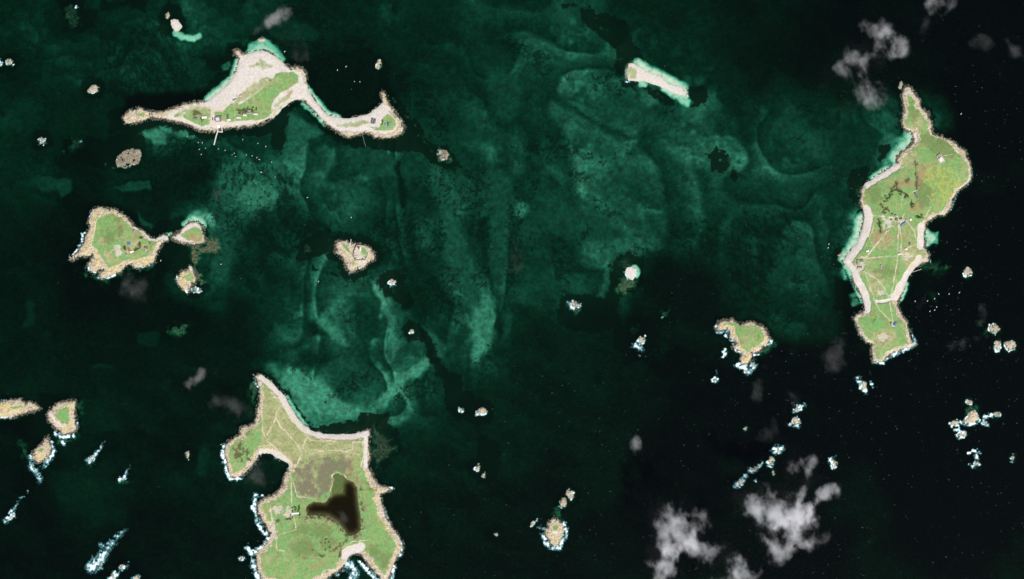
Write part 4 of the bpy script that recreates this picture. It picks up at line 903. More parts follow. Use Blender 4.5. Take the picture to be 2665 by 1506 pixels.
# ------------------------------------------------------------------ lake
lk = [d for d in ISL if d['lake']][0]['lake']
lcx, lcy = sum(p[0] for p in lk) / len(lk), sum(p[1] for p in lk) / len(lk)
import bmesh
def prism(pts, z0, z1, org):
    bm = bmesh.new()
    lo = [bm.verts.new((wx(x) - org[0], wy(y) - org[1], z0 - org[2])) for x, y in pts]
    hi = [bm.verts.new((wx(x) - org[0], wy(y) - org[1], z1 - org[2])) for x, y in pts]
    bm.faces.new(lo[::-1]); bm.faces.new(hi)
    n = len(pts)
    for i in range(n): bm.faces.new((lo[i], lo[(i + 1) % n], hi[(i + 1) % n], hi[i]))
    bmesh.ops.recalc_face_normals(bm, faces=bm.faces)
    return bm
def grow(pts, r):
    out = []
    n = len(pts)
    a = sum(pts[i][0] * pts[(i + 1) % n][1] - pts[(i + 1) % n][0] * pts[i][1] for i in range(n))
    sg = 1 if a > 0 else -1
    for i in range(n):
        x0, y0 = pts[i - 1]; x1, y1 = pts[(i + 1) % n]
        l = math.hypot(x1 - x0, y1 - y0)
        out.append((pts[i][0] + sg * r * (y1 - y0) / l, pts[i][1] - sg * r * (x1 - x0) / l))
    return out
def bmo(name, bm, mat, parent=None, loc=(0, 0, 0), rz=0, smooth=False):
    me = bpy.data.meshes.new(name); bm.to_mesh(me); bm.free()
    if mat: me.materials.append(mat)
    if smooth:
        me.polygons.foreach_set('use_smooth', np.ones(len(me.polygons), bool))
    return link(name, me, parent, loc, rz)
def lake_material():
    t = NT('brown_lake_water')
    gl_ = t.n('ShaderNodeBsdfGlossy'); gl_.inputs['Roughness'].default_value = .08
    fr = t.n('ShaderNodeFresnel'); fr.inputs['IOR'].default_value = 1.33
    tr = t.n('ShaderNodeBsdfTransparent')
    m2 = t.n('ShaderNodeMixShader'); t.l(fr.outputs[0], m2.inputs[0]); t.l(tr.outputs[0], m2.inputs[1]); t.l(gl_.outputs[0], m2.inputs[2])
    t.l(m2.outputs[0], t.out.inputs['Surface'])
    va = t.n('ShaderNodeVolumeAbsorption'); va.inputs['Color'].default_value = (.40, .32, .16, 1); va.inputs['Density'].default_value = .85
    t.l(va.outputs[0], t.out.inputs['Volume'])
    return t.m
lorg = (wx(lcx), wy(lcy), 0)
o = bmo('lake', prism(grow(lk, 3.2), .15, 2.98, lorg), lake_material(), loc=lorg)
tag(o, 'dark brown freshwater lake inside the southern island', 'lake', kind='structure')

# ------------------------------------------------------------------ surf and whitecaps
FOAM = []      # (points, half width at start, half width at end, strength)
def fo(tr, pts, w0, w1=None, a=1.0): FOAM.append((tr(*pts), w0, w1, a))
fo(I, ((240,280),(260,350),(340,345),(410,330),(400,420),(480,490),(500,570),(530,630),(630,660)), 3.2); fo(I, ((560,830),(620,850),(660,860),(700,940),(770,880),(800,820)), 7); fo(I, ((810,680),(880,680)), 2.5); fo(I, ((950,550),(1030,520),(1060,470)), 2.5); fo(I, ((370,600),(380,690)), 4, None, .8); fo(I, ((310,720),(360,715)), 1.2); fo(I, ((225,1040),(235,1070)), 4.5); fo(I, ((250,930),(230,1010)), 3.5, 4, .35)
fo(B, ((240,1385),(290,1390)), 3.5); fo(B, ((300,1372),(360,1342),(420,1314),(440,1290)), 3, 5); fo(B, ((415,1230),(432,1280)), 1.5, 4, .7); fo(B, ((690,440),(708,500),(690,550)), 1.6, None, .6); fo(B, ((640,590),(620,640),(600,680)), 1.6, None, .55); fo(B, ((505,880),(512,920)), 1.6, None, .7); fo(B, ((152,1190),(170,1240),(200,1285)), 1.5, None, .5)
fo(Lo, ((82,560),(86,640),(98,720),(128,790),(200,782)), 4.5); fo(Lo, ((300,900),(283,980),(308,1070),(362,1150)), 6); fo(Lo, ((300,902),(350,900)), 3); fo(Lo, ((240,1240),(270,1285),(340,1245),(385,1190)), 7); fo(Lo, ((282,1330),(290,1400),(330,1470)), 6.5); fo(Lo, ((910,1340),(960,1400),(940,1460)), 10, 12); fo(Lo, ((1000,1340),(1060,1410),(1140,1480)), 4.5); fo(Lo, ((1225,1370),(1205,1470)), 5); fo(Lo, ((1240,1170),(1282,1230),(1268,1295)), 4); fo(Lo, ((1140,838),(1222,850)), 2.2); fo(Lo, ((292,95),(300,140),(318,190)), 1.8, None, .8); fo(Lo, ((500,795),(455,870)), 1.6, None, .4); fo(Lo, ((1150,950),(1170,1020),(1210,1100)), 1.4, None, .5); fo(Lo, ((700,1490),(820,1450),(880,1400)), 3, 2, .7)
fo(E, ((500,190),(430,230),(390,310),(370,420)), 1.6); fo(E, ((365,490),(310,510),(290,610)), 2.6); fo(E, ((280,640),(210,750),(150,790),(155,825)), 1.4); fo(E, ((280,780),(380,785)), 1.2); fo(E, ((385,880),(390,960),(450,985)), 2.6); fo(E, ((500,1040),(560,1062),(700,1022)), 2); fo(E, ((930,910),(1040,922),(1160,872)), 1.8); fo(E, ((1455,1040),(1490,1130),(1590,1210)), 2.4); fo(E, ((1650,1190),(1740,1180)), 2.8, None, .8)
fo(J, ((-60,185),(0,195),(90,195)), 2.5); fo(J, ((0,65),(200,65)), 1.2, None, .5); fo(J, ((440,322),(490,350),(570,338)), 5); fo(J, ((490,380),(502,400)), 4); fo(J, ((600,285),(600,240)), 1.8); fo(J, ((242,500),(250,590),(300,640)), 6, 7); fo(J, ((398,380),(420,450),(405,500),(330,580)), 4, 6); fo(J, ((300,640),(310,690)), 7)
fo(J, ((695,535),(730,500),(770,450),(812,380)), 8, .8); fo(J, ((930,682),(965,665),(990,610),(1016,575)), 6, .8); fo(J, ((48,1002),(90,950),(115,890),(165,815)), 7.5, .6); fo(J, ((165,815),(200,812),(225,765)), .8, .5, .4); fo(J, ((720,1362),(780,1300),(830,1230),(880,1170),(930,1110),(990,1060)), 15, .8); fo(J, ((700,1372),(800,1370)), 4.5); fo(J, ((800,1190),(830,1260)), 6, None, .6); fo(J, ((940,1370),(990,1345)), 5); fo(J, ((865,1456),(912,1415)), 7); fo(J, ((910,1410),(1000,1370)), 4, 3, .3); fo(J, ((1045,1456),(1070,1438)), 6); fo(J, ((970,1060),(975,1000)), .6, .5, .4)
fo(K, ((930,800),(962,860),(985,960),(950,1080),(885,1150),(860,1275),(760,1272),(660,1272),(610,1190),(555,1080),(510,1010)), 5); fo(K, ((490,890),(550,905)), 4.5, None, .8); fo(K, ((430,740),(300,860)), 1.8); fo(K, ((870,500),(960,440)), 3); fo(K, ((1110,230),(1060,350)), 2.2)
fo(Hh, ((178,660),(205,720),(260,728),(322,690)), 6); fo(Hh, ((230,635),(232,640)), 2.2); fo(Hh, ((1082,1070),(1090,1110)), 3); fo(Hh, ((970,1170),(1020,1200),(1052,1240)), 7, 4); fo(Hh, ((1015,1285),(1016,1290)), 2.5); fo(Hh, ((820,410),(900,395),(965,370)), 2, None, .8); fo(Hh, ((1290,850),(1350,770)), 1.2, 1, .4)
fo(Lr, ((195,1280),(230,1262),(265,1280)), 4); fo(Lr, ((245,1285),(255,1335)), 4.5, None, .8); fo(Lr, ((205,1355),(235,1372)), 3.5); fo(Lr, ((85,1100),(130,1080),(170,1095)), 5); fo(Lr, ((115,1130),(170,1150),(140,1180)), 6); fo(Lr, ((170,1105),(230,1098),(265,1075)), 3.5); fo(Lr, ((280,1080),(300,1050),(345,1042)), 5); fo(Lr, ((285,1095),(320,1105)), 3.5); fo(Lr, ((470,1330),(478,1290)), 5, 3); fo(Lr, ((210,960),(215,1000)), 2, 1.5, .6); fo(Lr, ((325,470),(340,490)), 2)
fo(N, ((1265,160),(1275,215)), 2.5, 2, .8); fo(N, ((1275,150),(1325,130)), 6, 5, .9); fo(N, ((1225,275),(1290,290)), 3.5); fo(N, ((1105,480),(1150,460)), 9, 8); fo(N, ((1060,590),(1080,600)), 4); fo(N, ((915,625),(950,625),(985,590),(1005,560)), 6, 2.5); fo(N, ((1000,560),(1020,520)), 2.5, 2, .25); fo(N, ((815,740),(850,715),(880,668)), 8, 4.5); fo(N, ((960,705),(975,715)), 2, None, .6); fo(N, ((1530,545),(1560,600)), 8, 5); fo(N, ((1560,520),(1580,480)), 4, 2, .35)
fo(D, ((2158,950),(2170,975),(2178,985)), 6, 7); fo(D, ((2190,958),(2196,972)), 1.8); fo(M, ((330,1180),(372,1180)), 3); fo(M, ((640,1185),(665,1170)), 2); fo(M, ((628,68),(642,58)), 1.8); fo(M, ((100,545),(110,530)), 2.5); fo(M, ((0,505),(4,535)), 4); fo(A, ((2415,845),(2420,860)), 2.5); fo(A, ((2440,862),(2450,866)), 1.2); fo(F, ((1850,1080),(1890,1140),(1950,1120)), 2.4); fo(F, ((1100,870),(1230,840),(1320,790)), 1.2, None, .8); fo(O, ((135,150),(150,180)), 4); fo(O, ((295,210),(370,205)), 2.8); fo(Tt, ((805,925),(818,912)), 2.5); fo(G, ((655,960),(650,880),(665,820)), 1.4, None, .7); fo(G, ((640,1028),(720,1026)), 1.4, None, .8); fo(G, ((1430,1150),(1450,1230)), 3, None, .6); fo(M, ((960,1350),(1000,1378),(1060,1388)), 1.3, None, .6)

def foam_material():
    t = NT('sea_foam')
    a = t.attr('foam')
    nz = t.noise(.14, 3, .6)
    al = t.step(t.math('ADD', a[0], t.math('MULTIPLY', t.math('SUBTRACT', nz, .5), 1.1)), .10, .95)
    col = t.mix(t.step(t.math('ADD', a[0], t.math('MULTIPLY', t.math('SUBTRACT', nz, .5), .6)), .34, .92), (.17, .47, .52), (.74, .78, .79))
    df = t.n('ShaderNodeBsdfDiffuse'); t.l(col, df.inputs['Color'])
    tr = t.n('ShaderNodeBsdfTransparent')
    mx = t.n('ShaderNodeMixShader'); t.l(al, mx.inputs[0]); t.l(tr.outputs[0], mx.inputs[1]); t.l(df.outputs[0], mx.inputs[2])
    t.l(mx.outputs[0], t.out.inputs['Surface'])
    return t.m
FM = Grid(-40, 0, 2700, 1540, 1.5)
fmask = np.zeros(FM.X.shape, np.float32)
fn = fbm(FM.X, FM.Y, 6, 3, 401) - .5
fn3 = fbm(FM.X, FM.Y, 3.2, 2, 431) - .5
fn2 = fbm(FM.X, FM.Y, 14, 2, 421) - .5
for pts, w0, w1, a in FOAM:
    sl = FM.win(pts, max(w0, w1 or 0) + 10)
    if sl is None: continue
    s = stroke_sd(FM.X[sl] + 6 * fn2[sl], FM.Y[sl] + 6 * fn[sl], pts, w0, w1)
    w = max(w0, w1 or 0)
    m = a * np.clip(.30 + (s + fn[sl] * 10 + fn2[sl] * 4 + fn3[sl] * 2) / (w * 1.5 + 3.4), 0, 1)
    blend(fmask, sl, m)
for d in ISL:
    if d['foam'] > 0:
        sl, s = raw_sd(FM, d, d['foam'] + 8)
        if sl is None: continue
        w = d['foam']
        cx = sum(p[0] for p in d['pts']) / len(d['pts']); cy = sum(p[1] for p in d['pts']) / len(d['pts'])
        lee = np.clip((FM.Y[sl] - cy) * .8 - (FM.X[sl] - cx) * .3, -w, w) / (w + 1e-3)   # swell comes from the south-west
        w = w * .8
        m = np.clip(.52 - np.abs(s + .3 * w) / w + .35 * lee + fn[sl] * 2.2 + fn3[sl] * .5, 0, .72)
        blend(fmask, sl, m)
fmask *= .92 * np.clip(1 + 1.3 * fn + .3 * fn3, .25, 1.3)
fz = .28 + .5 * fmask + .3 * fn
fv = np.stack([wx(FM.X), wy(FM.Y), fz], -1).reshape(-1, 3)
ff = grid_faces(FM.ny, FM.nx)
keep = fmask.ravel()[ff].max(1) > .12
o = link('surf_foam', submesh('surf_foam', fv, ff, keep, foam_material(), dict(foam=rgba(fmask)), (0, 0, 0)))
tag(o, 'white surf and foam streaks breaking around rocks and southern shores', 'surf', kind='stuff')
# whitecaps: flecks of foam on the open sea
wc_v, wc_f = [], []
r2 = random.Random(5)
while len(wc_f) < 1000:
    x, y = r2.uniform(0, MW), r2.uniform(0, MH)
    dens = .12 + .88 * max(0, min(1, ((x - 1250) / 900) + (y - 800) / 700))
    if r2.random() > dens: continue
    if bil(sdall, SB, np.array([x]), np.array([y]))[0] > -14: continue
    l = r2.uniform(1.0, 3.4) * (1.5 if r2.random() < .08 else 1); w = r2.uniform(.2, .42); an = math.radians(r2.gauss(-8, 14))
    ca, sa = math.cos(an), math.sin(an)
    k = len(wc_v)
    for u, v in ((-l, 0), (-l * .3, w), (l * .5, w * .8), (l, 0), (l * .4, -w), (-l * .4, -w * .7)):
        wc_v.append((wx(x) + u * ca - v * sa, wy(y) + u * sa + v * ca, .35))
    wc_f.append(tuple(range(k, k + 6)))
me = bpy.data.meshes.new('whitecaps'); me.from_pydata(wc_v, [], wc_f); me.materials.append(paint('whitecap_foam', (.24, .27, .29), .3, .5, .9))
tag(link('whitecaps', me), 'scattered tiny white flecks of breaking waves on the open sea', 'whitecaps', kind='stuff')

# ------------------------------------------------------------------ buildings
def box(bm, cx, cy, z0, z1, lx, ly):
    v = [bm.verts.new((cx + sx * lx / 2, cy + sy * ly / 2, z)) for z in (z0, z1) for sx, sy in ((-1, -1), (1, -1), (1, 1), (-1, 1))]
    for f in ((3, 2, 1, 0), (4, 5, 6, 7), (0, 1, 5, 4), (1, 2, 6, 5), (2, 3, 7, 6), (3, 0, 4, 7)): bm.faces.new([v[i] for i in f])
def gable(bm, lx, ly, z0, rise, over=.4, t=.22):
    a, b_ = lx / 2 + over, ly / 2 + over
    up = [(-a, -b_, z0), (a, -b_, z0), (a, b_, z0), (-a, b_, z0), (-a, 0, z0 + rise), (a, 0, z0 + rise)]
    v = [bm.verts.new(p) for p in up]; w = [bm.verts.new((p[0], p[1], p[2] - t)) for p in up]
    for f in ((0, 1, 5, 4), (2, 3, 4, 5)):
        bm.faces.new([v[i] for i in f]); bm.faces.new([w[i] for i in reversed(f)])
    for i, j in ((0, 1), (1, 5), (5, 2), (2, 3), (3, 4), (4, 0)): bm.faces.new((w[i], w[j], v[j], v[i]))
WALL = paint('whitewashed_wall', (.62, .58, .52), .15); STONE = paint('granite_masonry', (.42, .38, .32), .35, .5)
ROOF = dict(slate=paint('slate_roof', (.135, .13, .14), .3, .8, .6), pale=paint('pale_fibre_roof', (.50, .47, .46), .15, .5, .7), white=paint('white_roof', (.70, .69, .67), .1, .4, .6),
            pink=paint('faded_tile_roof', (.42, .33, .30), .2, .7, .8), brown=paint('brown_timber_roof', (.16, .12, .08), .3, .8, .8), red=paint('red_tile_roof', (.26, .12, .06), .25, .8, .8),
            blue=paint('blue_panel_roof', (.075, .13, .33), .2, .8, .35, .5), grey=paint('grey_zinc_roof', (.28, .27, .28), .2, .6, .5), lav=paint('violet_slate_roof', (.235, .205, .225), .25, .7, .6))
def house(tr, x, y, w, h, z, roof, label, rot=0, hgt=3.2, flat=False, cat='house', name='house', group='buildings on the islands'):
    """x, y centre and w, h footprint in the pixels of a zoomed view with zoom z"""
    (px, py), = tr((x, y))
    lx, ly = w / z * S, h / z * S
    rz = math.radians(-rot)
    if ly > lx: lx, ly, rz = ly, lx, rz + math.pi / 2
    zz = [ground_z(px + dx, py + dy) for dx in (-3, 0, 3) for dy in (-3, 0, 3)]
    gz = sum(zz) / len(zz)
    root = link(name, None, loc=(wx(px), wy(py), gz), rz=rz); tag(root, label, cat, group)
    bm = bmesh.new(); box(bm, 0, 0, -2.5, hgt, lx, ly)
    bmo('wall', bm, WALL, root)
    bm = bmesh.new()
    if flat: box(bm, 0, 0, hgt, hgt + .35, lx + .5, ly + .5)
    else: gable(bm, lx, ly, hgt + .25, min(ly * .3, 3.0))
    bmo('roof', bm, ROOF[roof], root)
    for s_ in (-1, 1):
        bm = bmesh.new(); box(bm, s_ * lx * .22, -ly / 2 - .03, .9, 2.2, min(1.4, lx * .15), .12); bmo('window', bm, ROOF['slate'], root)
    bm = bmesh.new(); box(bm, 0, -ly / 2 - .03, 0, 2.1, min(1.2, lx * .15), .14); bmo('door', bm, ROOF['brown'], root)
    if not flat and lx > 9:
        bm = bmesh.new(); box(bm, lx * .4, 0, hgt, hgt + min(ly * .3, 3.0) + 1.1, .9, .7); bmo('chimney', bm, STONE, root)
    return root
V1 = 'on the village island'
house(A2, 1310, 430, 180, 85, 16.1, 'pale', 'pale roofed long house nearest the sea, east of the village path')
house(A2, 1565, 322, 145, 95, 16.1, 'pale', 'pale roofed house in the middle of the village garden row', 2)
house(A2, 1785, 245, 95, 90, 16.1, 'grey', 'small square grey roofed house behind the village garden row')
house(A2, 1770, 150, 90, 50, 16.1, 'pink', 'tiny pinkish roofed hut at the back of the village gardens')
house(A2, 2025, 280, 175, 85, 16.1, 'pale', 'easternmost pale roofed house of the village garden row', 2)
house(A2, 900, 532, 130, 62, 16.1, 'white', 'white flat roofed annex south of the dark roofed house', -6, flat=True)
house(A2, 865, 418, 85, 175, 16.1, 'slate', 'dark slate roofed house just east of the harbour block', 3)
house(A2, 430, 500, 150, 130, 16.1, 'pale', 'flat pale roofed hall in the centre of the harbour block', -4, 4.5, True)
house(A2, 470, 612, 240, 75, 16.1, 'pink', 'long pinkish roofed wing of the harbour block facing the jetty', -3)
house(A2, 480, 392, 260, 52, 16.1, 'slate', 'long dark roofed north wing of the harbour block', -3)
house(A2, 545, 500, 80, 110, 16.1, 'slate', 'dark roofed east wing of the harbour block', 4)
house(A2, 322, 492, 42, 150, 16.1, 'slate', 'narrow dark roofed west wing of the harbour block', 3)
house(A2, 228, 500, 38, 110, 16.1, 'brown', 'narrow brown shed left of the harbour block')
house(A, 600, 598, 24, 20, 2.8622, 'slate', 'dark roofed cottage in the western village meadow', 8)
house(A, 664, 590, 36, 17, 2.8622, 'white', 'white roofed house in the western village meadow', -4)
house(A, 650, 612, 12, 14, 2.8622, 'brown', 'small brown hut below the white roofed western house')
house(A, 890, 462, 28, 13, 2.8622, 'grey', 'grey shed at the dune edge north of the village', -24)
house(A, 936, 430, 17, 12, 2.8622, 'pink', 'tiny pink roofed cabin on the dunes north of the village', -18)
house(Q2, 395, 540, 120, 270, 20.8, 'slate', 'left dark wing of the square sailing centre on the eastern spit', 12)
house(Q2, 530, 560, 100, 240, 20.8, 'slate', 'right dark wing of the square sailing centre on the eastern spit', 12)
house(Q2, 440, 680, 90, 60, 20.8, 'lav', 'violet roofed link building of the square sailing centre', 12)
house(Q2, 1120, 750, 95, 150, 20.8, 'grey', 'grey roofed building next to the blue roofed one on the spit', 2)
house(Q2, 1262, 720, 110, 165, 20.8, 'blue', 'blue roofed building on the green end of the eastern spit', 2)
house(E2, 295, 640, 150, 115, 18.2, 'blue', 'bright blue roofed building on the rounded green island', -5, flat=True)
house(E2, 425, 1015, 160, 75, 18.2, 'white', 'white roofed farmhouse on the rounded green island', -22)
house(E2, 292, 872, 85, 40, 18.2, 'red', 'upper of two red roofed sheds on the rounded green island', 8)
house(E2, 300, 962, 100, 45, 18.2, 'red', 'lower of two red roofed sheds on the rounded green island', 5)
house(E2, 200, 1170, 90, 80, 18.2, 'grey', 'grey roofed hut at the southern garden edge of the green island', 30)
house(E2, 1060, 820, 75, 90, 18.2, 'brown', 'left brown roofed barn near the neck of the green island', 20)
house(E2, 1160, 845, 75, 90, 18.2, 'brown', 'right brown roofed barn near the neck of the green island', -30)
house(E2, 1105, 940, 55, 45, 18.2, 'pale', 'pale tent below the two brown barns', 10, 2.0)
house(E2, 1040, 1000, 50, 45, 18.2, 'grey', 'grey tent left of the pale ones on the green island', 10, 2.0)
house(E2, 1205, 1050, 70, 70, 18.2, 'lav', 'violet roofed tent nearest the shore of the green island', 5, 2.0)
house(E2, 515, 60, 80, 130, 18.2, 'lav', 'violet roofed cottage at the northern shore of the green island', 12)
house(W, 255, 1155, 45, 95, 8.09, 'lav', 'violet roofed house at the western spit of the fort island', 3)
house(W, 300, 1270, 90, 45, 8.09, 'lav', 'pale violet roofed house just south of the spit house', 4)
house(W, 330, 1122, 55, 42, 8.09, 'brown', 'brown ruin beside the spit house of the fort island', 4, flat=True)
house(W, 462, 922, 52, 42, 8.09, 'white', 'white roofed hut behind the western beach', -10)
house(W, 745, 1262, 32, 85, 8.09, 'grey', 'slim grey roofed shelter in the central meadow', 6, 2.6)
house(W, 1140, 980, 75, 40, 8.09, 'pale', 'pale roofed house at the crossing of the paths', -12)
house(W, 1275, 880, 42, 32, 8.09, 'white', 'small white hut on the path to the eastern beach', -20)
house(W, 1350, 775, 36, 50, 8.09, 'slate', 'dark roofed cabin near the eastern beach')
house(W, 1070, 260, 58, 60, 8.09, 'brown', 'brown roofed farmhouse of the central hamlet', 25)
house(W, 1165, 245, 60, 42, 8.09, 'brown', 'brown roofed barn right of the hamlet farmhouse', -20)
house(W, 965, 265, 32, 32, 8.09, 'brown', 'small brown hut left of the hamlet farmhouse')
house(W, 985, 150, 40, 36, 8.09, 'slate', 'dark roofed hut at the upper edge of the hamlet', 20)
house(W, 1050, 172, 32, 30, 8.09, 'red', 'red roofed hut at the upper edge of the hamlet')
house(W, 1278, 266, 36, 30, 8.09, 'grey', 'grey roofed hut on the right side of the hamlet', 10)
house(W, 1370, 260, 42, 40, 8.09, 'white', 'white roofed hut standing east of the hamlet', 10)
for k, (x, y) in enumerate(((1175, 380), (1195, 358), (1220, 342), (1246, 325))):
    house(W, x, y, 22, 42, 8.09, 'blue', ['lowest', 'second lowest', 'second highest', 'highest'][k] + ' of four blue tents in the slanting row', 30, 2.0, cat='tent', name='tent', group='blue tents below the hamlet')
house(B, 443, 600, 9, 27, 1.8196, 'slate', 'narrow dark roofed house in the middle of the fort island', -30)
house(X5, 577, 880, 36, 38, 4.8517, 'blue', 'blue grey roofed house on the southern headland of the fort island', 20)
house(X5, 525, 868, 14, 30, 4.8517, 'brown', 'brown hut left of the southern headland house', 10)
house(C2, 535, 790, 310, 70, 18.2, 'white', 'long pale roofed farmhouse beside the brown lake', -4, 4)
house(C2, 418, 1010, 52, 85, 18.2, 'brown', 'brown shed below the lake farmhouse', -15)
house(C2, 316, 920, 40, 110, 18.2, 'brown', 'narrow brown shed left of the lake farmhouse', -8)

def ring_wall(tr, pts, th, z0, z1, mat, name, parent, org, zz):
    bm = bmesh.new()
    P_ = [Vector((wx(x) - org[0], wy(y) - org[1], 0)) for x, y in tr(*pts)]
    for i in range(len(P_) - 1):
        a, b_ = P_[i], P_[i + 1]
        dd = (b_ - a).normalized(); nn = Vector((-dd.y, dd.x, 0)) * th / 2
        a2, b2 = a - dd * th * .3, b_ + dd * th * .3
        q = [a2 - nn, b2 - nn, b2 + nn, a2 + nn]
        e = (i % 2) * .003
        v = [bm.verts.new((p.x, p.y, z)) for z in (z0, z1 + e) for p in q]
        for f in ((3, 2, 1, 0), (4, 5, 6, 7), (0, 1, 5, 4), (1, 2, 6, 5), (2, 3, 7, 6), (3, 0, 4, 7)): bm.faces.new([v[k] for k in f])
    return bmo(name, bm, mat, parent)
# square fort with lighthouse on the eastern island
FT = T(2400, 380, 24.27)
(fx, fy), = FT((1150, 840)); forg = (wx(fx), wy(fy), ground_z(fx, fy))
root = link('fort', None, loc=forg); tag(root, 'rectangular stone fort with a small lighthouse on the eastern hill', 'fort')
ring_wall(FT, ((900,670),(1135,515),(1405,985),(1125,1140),(900,670)), 2.4, -3, 5, STONE, 'rampart', root, forg, 0)
bm = prism(FT((930,680),(1120,560),(1200,690),(1010,800)), forg[2] + 3.2, forg[2] + 3.8, forg); bmo('barracks_roof', bm, ROOF['lav'], root)
bm = prism(FT((1010,810),(1210,700),(1380,980),(1130,1110)), forg[2] - 2, forg[2] + 2.4, forg); bmo('courtyard', bm, paint('pale_paving', (.56, .52, .46), .15), root)
bm = bmesh.new(); bmesh.ops.create_cone(bm, cap_ends=True, segments=12, radius1=2.2, radius2=1.5, depth=14); tw = bmo('lighthouse_tower', bm, WALL, root, loc=(wx(FT((1065, 820))[0][0]) - forg[0], wy(FT((1065, 820))[0][1]) - forg[1], 8))
bm = bmesh.new(); bmesh.ops.create_cone(bm, cap_ends=True, segments=12, radius1=1.7, radius2=.3, depth=3); bmo('lantern', bm, ROOF['slate'], root, loc=(tw.location.x, tw.location.y, 16.5))
# round fort on its islet
(fx, fy), = F((1290, 500)); forg = (wx(fx), wy(fy), ground_z(fx, fy))
root = link('fort', None, loc=forg); tag(root, 'round stone fort with curved walls on the central rocky islet', 'fort')
ring_wall(F, ((1225,358),(1190,420),(1168,490),(1160,560),(1190,625),(1210,645)), 3.2, -4, 6, paint('dark_granite', (.13, .11, .09), .4, .5), 'western_rampart', root, forg, 0)
ring_wall(F, ((1210,645),(1300,640),(1385,640),(1430,570),(1445,490),(1420,420),(1370,372),(1290,365),(1225,358)), 2.6, -4, 4.5, STONE, 'eastern_rampart', root, forg, 0)
for x, y, r, zt, m in ((1270, 418, 4.2, 9, 'brown'), (1202, 625, 3.6, 7.5, 'slate'), (1350, 632, 3.4, 6.5, 'lav')):
    p, = F((x, y)); bm = bmesh.new(); bmesh.ops.create_cone(bm, cap_ends=True, segments=10, radius1=r, radius2=r * .9, depth=zt + 4)
    tw = bmo('tower', bm, STONE, root, loc=(wx(p[0]) - forg[0], wy(p[1]) - forg[1], (zt - 4) / 2))
    bm = bmesh.new(); bmesh.ops.create_cone(bm, cap_ends=True, segments=10, radius1=r * 1.05, radius2=.3, depth=1.6); bmo('tower_roof', bm, ROOF[m], tw, loc=(0, 0, (zt + 4) / 2 + .8))
bm = prism(F((1285,395),(1305,400),(1300,470),(1280,465)), forg[2] - 1, forg[2] + 4, forg); bmo('barracks', bm, ROOF['white'], root)
CONC = paint('concrete', (.52, .50, .46), .15, .4)
def pier(tr, pts, th, label, name='jetty', cat='jetty', zt=1.8, mat=None):
    q = tr(*pts); org = (wx(q[0][0]), wy(q[0][1]), 0)
    root = link(name, None, loc=org); tag(root, label, cat)
    ring_wall(tr, pts, th, -5, zt, mat or CONC, 'deck', root, org, 0)
    return root, org
r_, og = pier(A2, ((415,740),(430,1020),(620,1040),(590,760)), 4.2, 'square harbour quay enclosing a small dock with a long jetty', 'quay', 'quay', 2.2)
ring_wall(A, ((762,700),(752,730),(736,794)), 4.6, -5, 2.0, CONC, 'jetty_arm', r_, og, 0)
bm = prism(A2((420,760),(515,755),(520,865),(425,870)), -3, 2.5, og); bmo('landing_slab', bm, ROOF['white'], r_)
pier(A, ((1840,712),(1850,755),(1865,808)), 3.0, 'thin dark slipway running south from the eastern spit', 'slipway', 'slipway', .35, paint('weedy_concrete', (.07, .085, .06), .3, .5))
pier(F, ((1117,245),(1110,330),(1110,415)), 2.2, 'thin landing stage north of the round fort')
pier(F, ((1045,262),(1022,295)), 1.8, 'short stone mole beside the fort landing stage', 'mole', 'mole', 1.2)
pier(A2, ((270,960),(285,1050)), 3.0, 'short ramp left of the harbour quay', 'slipway', 'slipway', 1.2)
pier(X5, ((800,238),(912,200)), 1.6, 'short pale mole off the eastern shore of the fort island', 'mole', 'mole', 1.0)
DRY = paint('dry_stone', (.12, .105, .08), .4, .6)
def wall_thing(tr, pts, th, label, hgt=1.3):
    q = tr(*pts); gz = [ground_z(*p) for p in q]; org = (wx(q[0][0]), wy(q[0][1]), min(gz))
    o = ring_wall(tr, pts, th, -2, hgt + max(gz) - min(gz), DRY, 'stone_wall', None, org, 0)
    o.location = org; tag(o, label, 'wall')
wall_thing(B, ((440,440),(443,500),(449,540),(447,575)), 2.2, 'long dark dry stone wall running down the fort island')
wall_thing(Lo, ((918,1168),(890,1210),(868,1245),(862,1300)), 2.0, 'dark stone wall between the lake and the southern beach')
wall_thing(Q2, ((1285,0),(1400,110),(1540,250),(1650,410)), 2.0, 'dark curved wall along the eastern spit dune')

# ------------------------------------------------------------------ shrubs and trees
LEAF = paint('shrub_leaves', (.055, .075, .025), .45, 1.2, .9); LEAF2 = paint('tree_leaves', (.075, .12, .03), .45, 1.0, .9); BARK = paint('bark', (.10, .075, .05), .3, 2)
def leaf_mesh(name, n, rx, ry, h, sz, mat, seed, zb_=0.2):
    r = random.Random(seed); vs, fs = [], []
    cl = [(r.gauss(0, .45), r.gauss(0, .45), r.uniform(.35, 1)) for _ in range(7)]
    for i in range(n):
        c = cl[i % 7]
        p = Vector((c[0] + r.gauss(0, .28), c[1] + r.gauss(0, .28), c[2] * r.uniform(.5, 1)))
        l = math.hypot(p.x, p.y)
        if l > 1.15: p.x /= l; p.y /= l
        p = Vector((p.x * rx, p.y * ry, zb_ + p.z * h))
        a = Vector((r.gauss(0, 1), r.gauss(0, 1), r.gauss(0, .5))).normalized() * sz * r.uniform(.6, 1.3)
        b_ = a.cross(Vector((r.gauss(0, .5), r.gauss(0, .5), 1))).normalized() * sz * r.uniform(.5, 1)
        k = len(vs); vs += [p - a, p - b_ * .8, p + a, p + b_ * .8]; fs.append((k, k + 1, k + 2, k + 3))
    me = bpy.data.meshes.new(name); me.from_pydata([tuple(v) for v in vs], [], fs); me.materials.append(mat); return me
